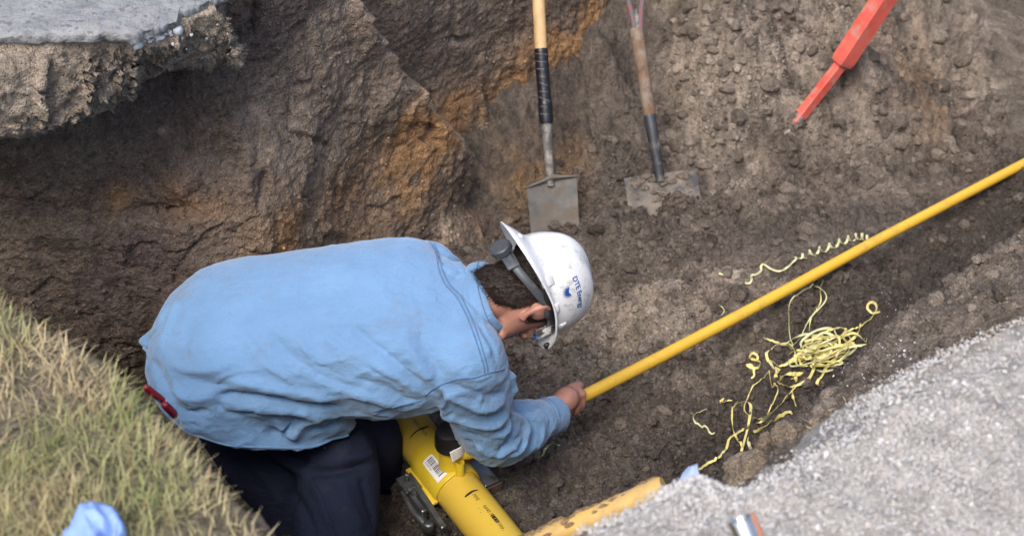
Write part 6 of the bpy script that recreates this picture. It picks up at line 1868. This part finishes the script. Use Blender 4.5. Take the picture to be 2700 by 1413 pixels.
SH = [
    ('tall narrow loop of shaving hanging just below the thin pipe', ((600, 665), (580, 600), (577, 520), (580, 440), (610, 395), (680, 350), (735, 345), (780, 390), (775, 430), (740, 470), (700, 510), (665, 570), (640, 630), (600, 662)), 0.0022),
    ('thin shaving strand crossing behind the pipe and running down from it', ((765, 310), (750, 360), (752, 430), (720, 480), (695, 530), (690, 590)), 0.0018),
    ('short flat shaving pointing left above the hooked curl', ((440, 625), (480, 640), (530, 660), (580, 662), (610, 690), (612, 720)), 0.003),
    ('hooked double curl of shaving at the left of the heap', ((360, 735), (372, 714), (398, 713), (408, 735), (395, 748), (372, 742), (400, 752), (422, 765), (412, 790), (372, 786), (350, 772), (372, 772), (386, 800), (388, 832), (372, 850)), 0.0036),
    (None, ((470, 690), (455, 710), (465, 750), (490, 762), (540, 780), (600, 750), (665, 700)), 0.0042), (None, ((665, 665), (670, 630), (720, 612), (800, 620), (850, 620)), 0.0042),
    ('shaving ending in a round loop at the top right of the heap', ((1075, 480), (1040, 488), (1008, 470), (1012, 440), (1040, 433), (1057, 460), (1040, 500), (1000, 540), (940, 570), (890, 590), (830, 650), (760, 700), (690, 740), (640, 770)), 0.0040),
    (None, ((970, 545), (960, 590), (930, 630), (880, 655), (800, 680), (770, 720)), 0.0042), (None, ((890, 715), (830, 740), (780, 790), (760, 830), (730, 870), (765, 905)), 0.0048), (None, ((880, 700), (820, 720), (760, 720), (720, 770), (700, 830), (660, 870), (620, 885), (570, 890), (520, 870)), 0.0040),
    ('longest shaving strand trailing from the heap down to the pale card', ((620, 885), (580, 930), (530, 990), (470, 1050), (420, 1090), (350, 1115), (280, 1155), (250, 1180), (235, 1230), (190, 1280), (130, 1315), (85, 1345)), 0.0042),
    (None, ((600, 890), (600, 950), (620, 1000)), 0.0034),
    ('hairpin shaving lying alone right of the long strand', ((385, 1138), (440, 1115), (500, 1075), (560, 1035), (590, 1040), (580, 1080), (540, 1105)), 0.0046),
    ('tiny curled shaving on the soil left of the looped strands', ((205, 985), (204, 968), (222, 960), (214, 980), (240, 964), (268, 968)), 0.0024),
    ('shaving strand bending down beside the tall loop below the heap', ((270, 1000), (268, 1080), (280, 1150), (315, 1200), (320, 1220)), 0.0030),
    ('tall arching loop of shaving ending among the sand lumps', ((265, 1010), (300, 980), (345, 975), (370, 1000), (360, 1080), (350, 1130), (330, 1200), (312, 1280), (318, 1320), (270, 1345)), 0.0038),
    ('pale C-shaped shaving alone on the soil at the far left', ((130, 1010), (90, 1030), (58, 1050), (60, 1080), (85, 1108), (120, 1115), (150, 1145), (175, 1148)), 0.0026),
    ('short bent shaving standing next to the tall arching loop', ((355, 1170), (360, 1210), (395, 1255)), 0.0040),
    ('fine thread of shaving looping between heap and lower strands', ((470, 810), (430, 850), (380, 890), (350, 960), (335, 1000), (340, 1030), (390, 1060), (430, 1065)), 0.0016), (None, ((500, 870), (520, 910), (490, 980), (460, 1040)), 0.0018),
    (None, ((470, 800), (480, 870), (490, 890), (505, 850), (508, 825), (528, 800), (500, 790)), 0.0050), (None, ((510, 860), (560, 830), (620, 820), (655, 820)), 0.0055), (None, ((590, 845), (620, 862), (615, 838), (640, 830)), 0.0050), (None, ((480, 690), (510, 665), (560, 665), (600, 690)), 0.003), (None, ((460, 735), (500, 800), (520, 820)), 0.004),
]
for lab_, pts_, w_ in SH:
    shaving([z5(p) for p in pts_], w_ * 1.05, label=lab_, m=M_SHAV if rsv.random() < 0.65 else M_SHAVG)
for k in range(38):                                                   # the thick of the heap
    cx, cy = 760 + rsv.gauss(0, 70), 715 + rsv.gauss(0, 38); a0 = rsv.uniform(0, 6.28); pts_ = []
    R_ = rsv.uniform(30, 100)
    for j in range(6):
        a = a0 + j * rsv.uniform(0.5, 1.1)
        pts_.append(z5((cx + R_ * math.cos(a) * 1.25 - R_ * 0.5 * math.sin(a) * 0, cy + R_ * 0.62 * math.sin(a) - 0.35 * R_ * math.cos(a))))
    shaving(pts_, rsv.uniform(0.0024, 0.0042), 0.006 + 0.0012 * k, 1.2, m=M_SHAV if rsv.random() < 0.7 else M_SHAVG)
shaving([(1476, 1184), (1462, 1180), (1448, 1183), (1438, 1194), (1432, 1208), (1420, 1218)], 0.0034, m=M_SHAVG, label="short greenish shaving lying below the worker's cuff")
shaving([(1894, 815), (1904, 822), (1908, 832), (1900, 843)], 0.0014, m=M_SHAVG, label='tiny greenish shred on the mound left of the thin pipe')
# ---- bits of straw on the bank
M_STRAW = plain('straw', (0.44, 0.33, 0.19), 0.8, var=0.3)
mb = MB()
for pts_ in (((2112, 1108), (2135, 1120), (2160, 1130)), ((2130, 1135), (2150, 1128), (2172, 1118)), ((2165, 1110), (2172, 1128), (2158, 1142)), ((2140, 1115), (2165, 1135)), ((2120, 1125), (2145, 1142))):
    mb.tube([ray_ground(x, y) + Vector((0, 0, 0.006)) for x, y in spline(pts_, 8)[:, :2]], 0.0011, 5)
obj('straw_tuft', mb.mesh('straw_tuft'), M_STRAW, label='small tuft of dry straw on the bank above the soil lumps', cat='straw')
for k, (pts_, lab_) in enumerate((((( 2182, 1088), (2235, 1072)), 'single dry grass stalk lying on the bank below the heap'), (((2218, 1045), (2228, 1062)), 'short green grass shred on the smooth bank'), (((1795, 1340), (1818, 1292)), 'dry grass stalk leaning on the gravel crest'))):
    mb = MB(); mb.tube([ray_ground(x, y) + Vector((0, 0, 0.006 if k < 2 else 0.045)) for x, y in pts_], 0.0013, 5)
    obj('grass_stalk', mb.mesh('grass_stalk'), M_STRAW, label=lab_, cat='grass stalk')

# ---- loose soil heaped against the shovel blades and the post tip
pts_ = []; szs = []
for px, py, wx_, k_ in ((1458, 600, 75, 90), (1738, 535, 105, 150), (1700, 548, 60, 70), (2100, 335, 22, 40), (1640, 520, 20, 30), (1395, 590, 16, 25), (1525, 585, 14, 25)):
    for q in range(k_):
        pts_.append(tuple(ray_ground(rsv.gauss(px, wx_ * 0.6), rsv.gauss(py, 8)) + Vector((0, 0, 0.003)))); szs.append(0.004 + 0.012 * rsv.random() ** 2.2)
pts_ = np.array(pts_); rr9 = np.random.RandomState(2)
scatter('heaped_soil', pts_, np.array(szs), np.clip(C_MID * (0.55 + 0.8 * rr9.rand(len(pts_)))[:, None], 0.01, 1), M_SOIL, 47, 2, 10, smooth=False, label='loose soil crumbs heaped against the shovel blades', cat='soil', kind='stuff')
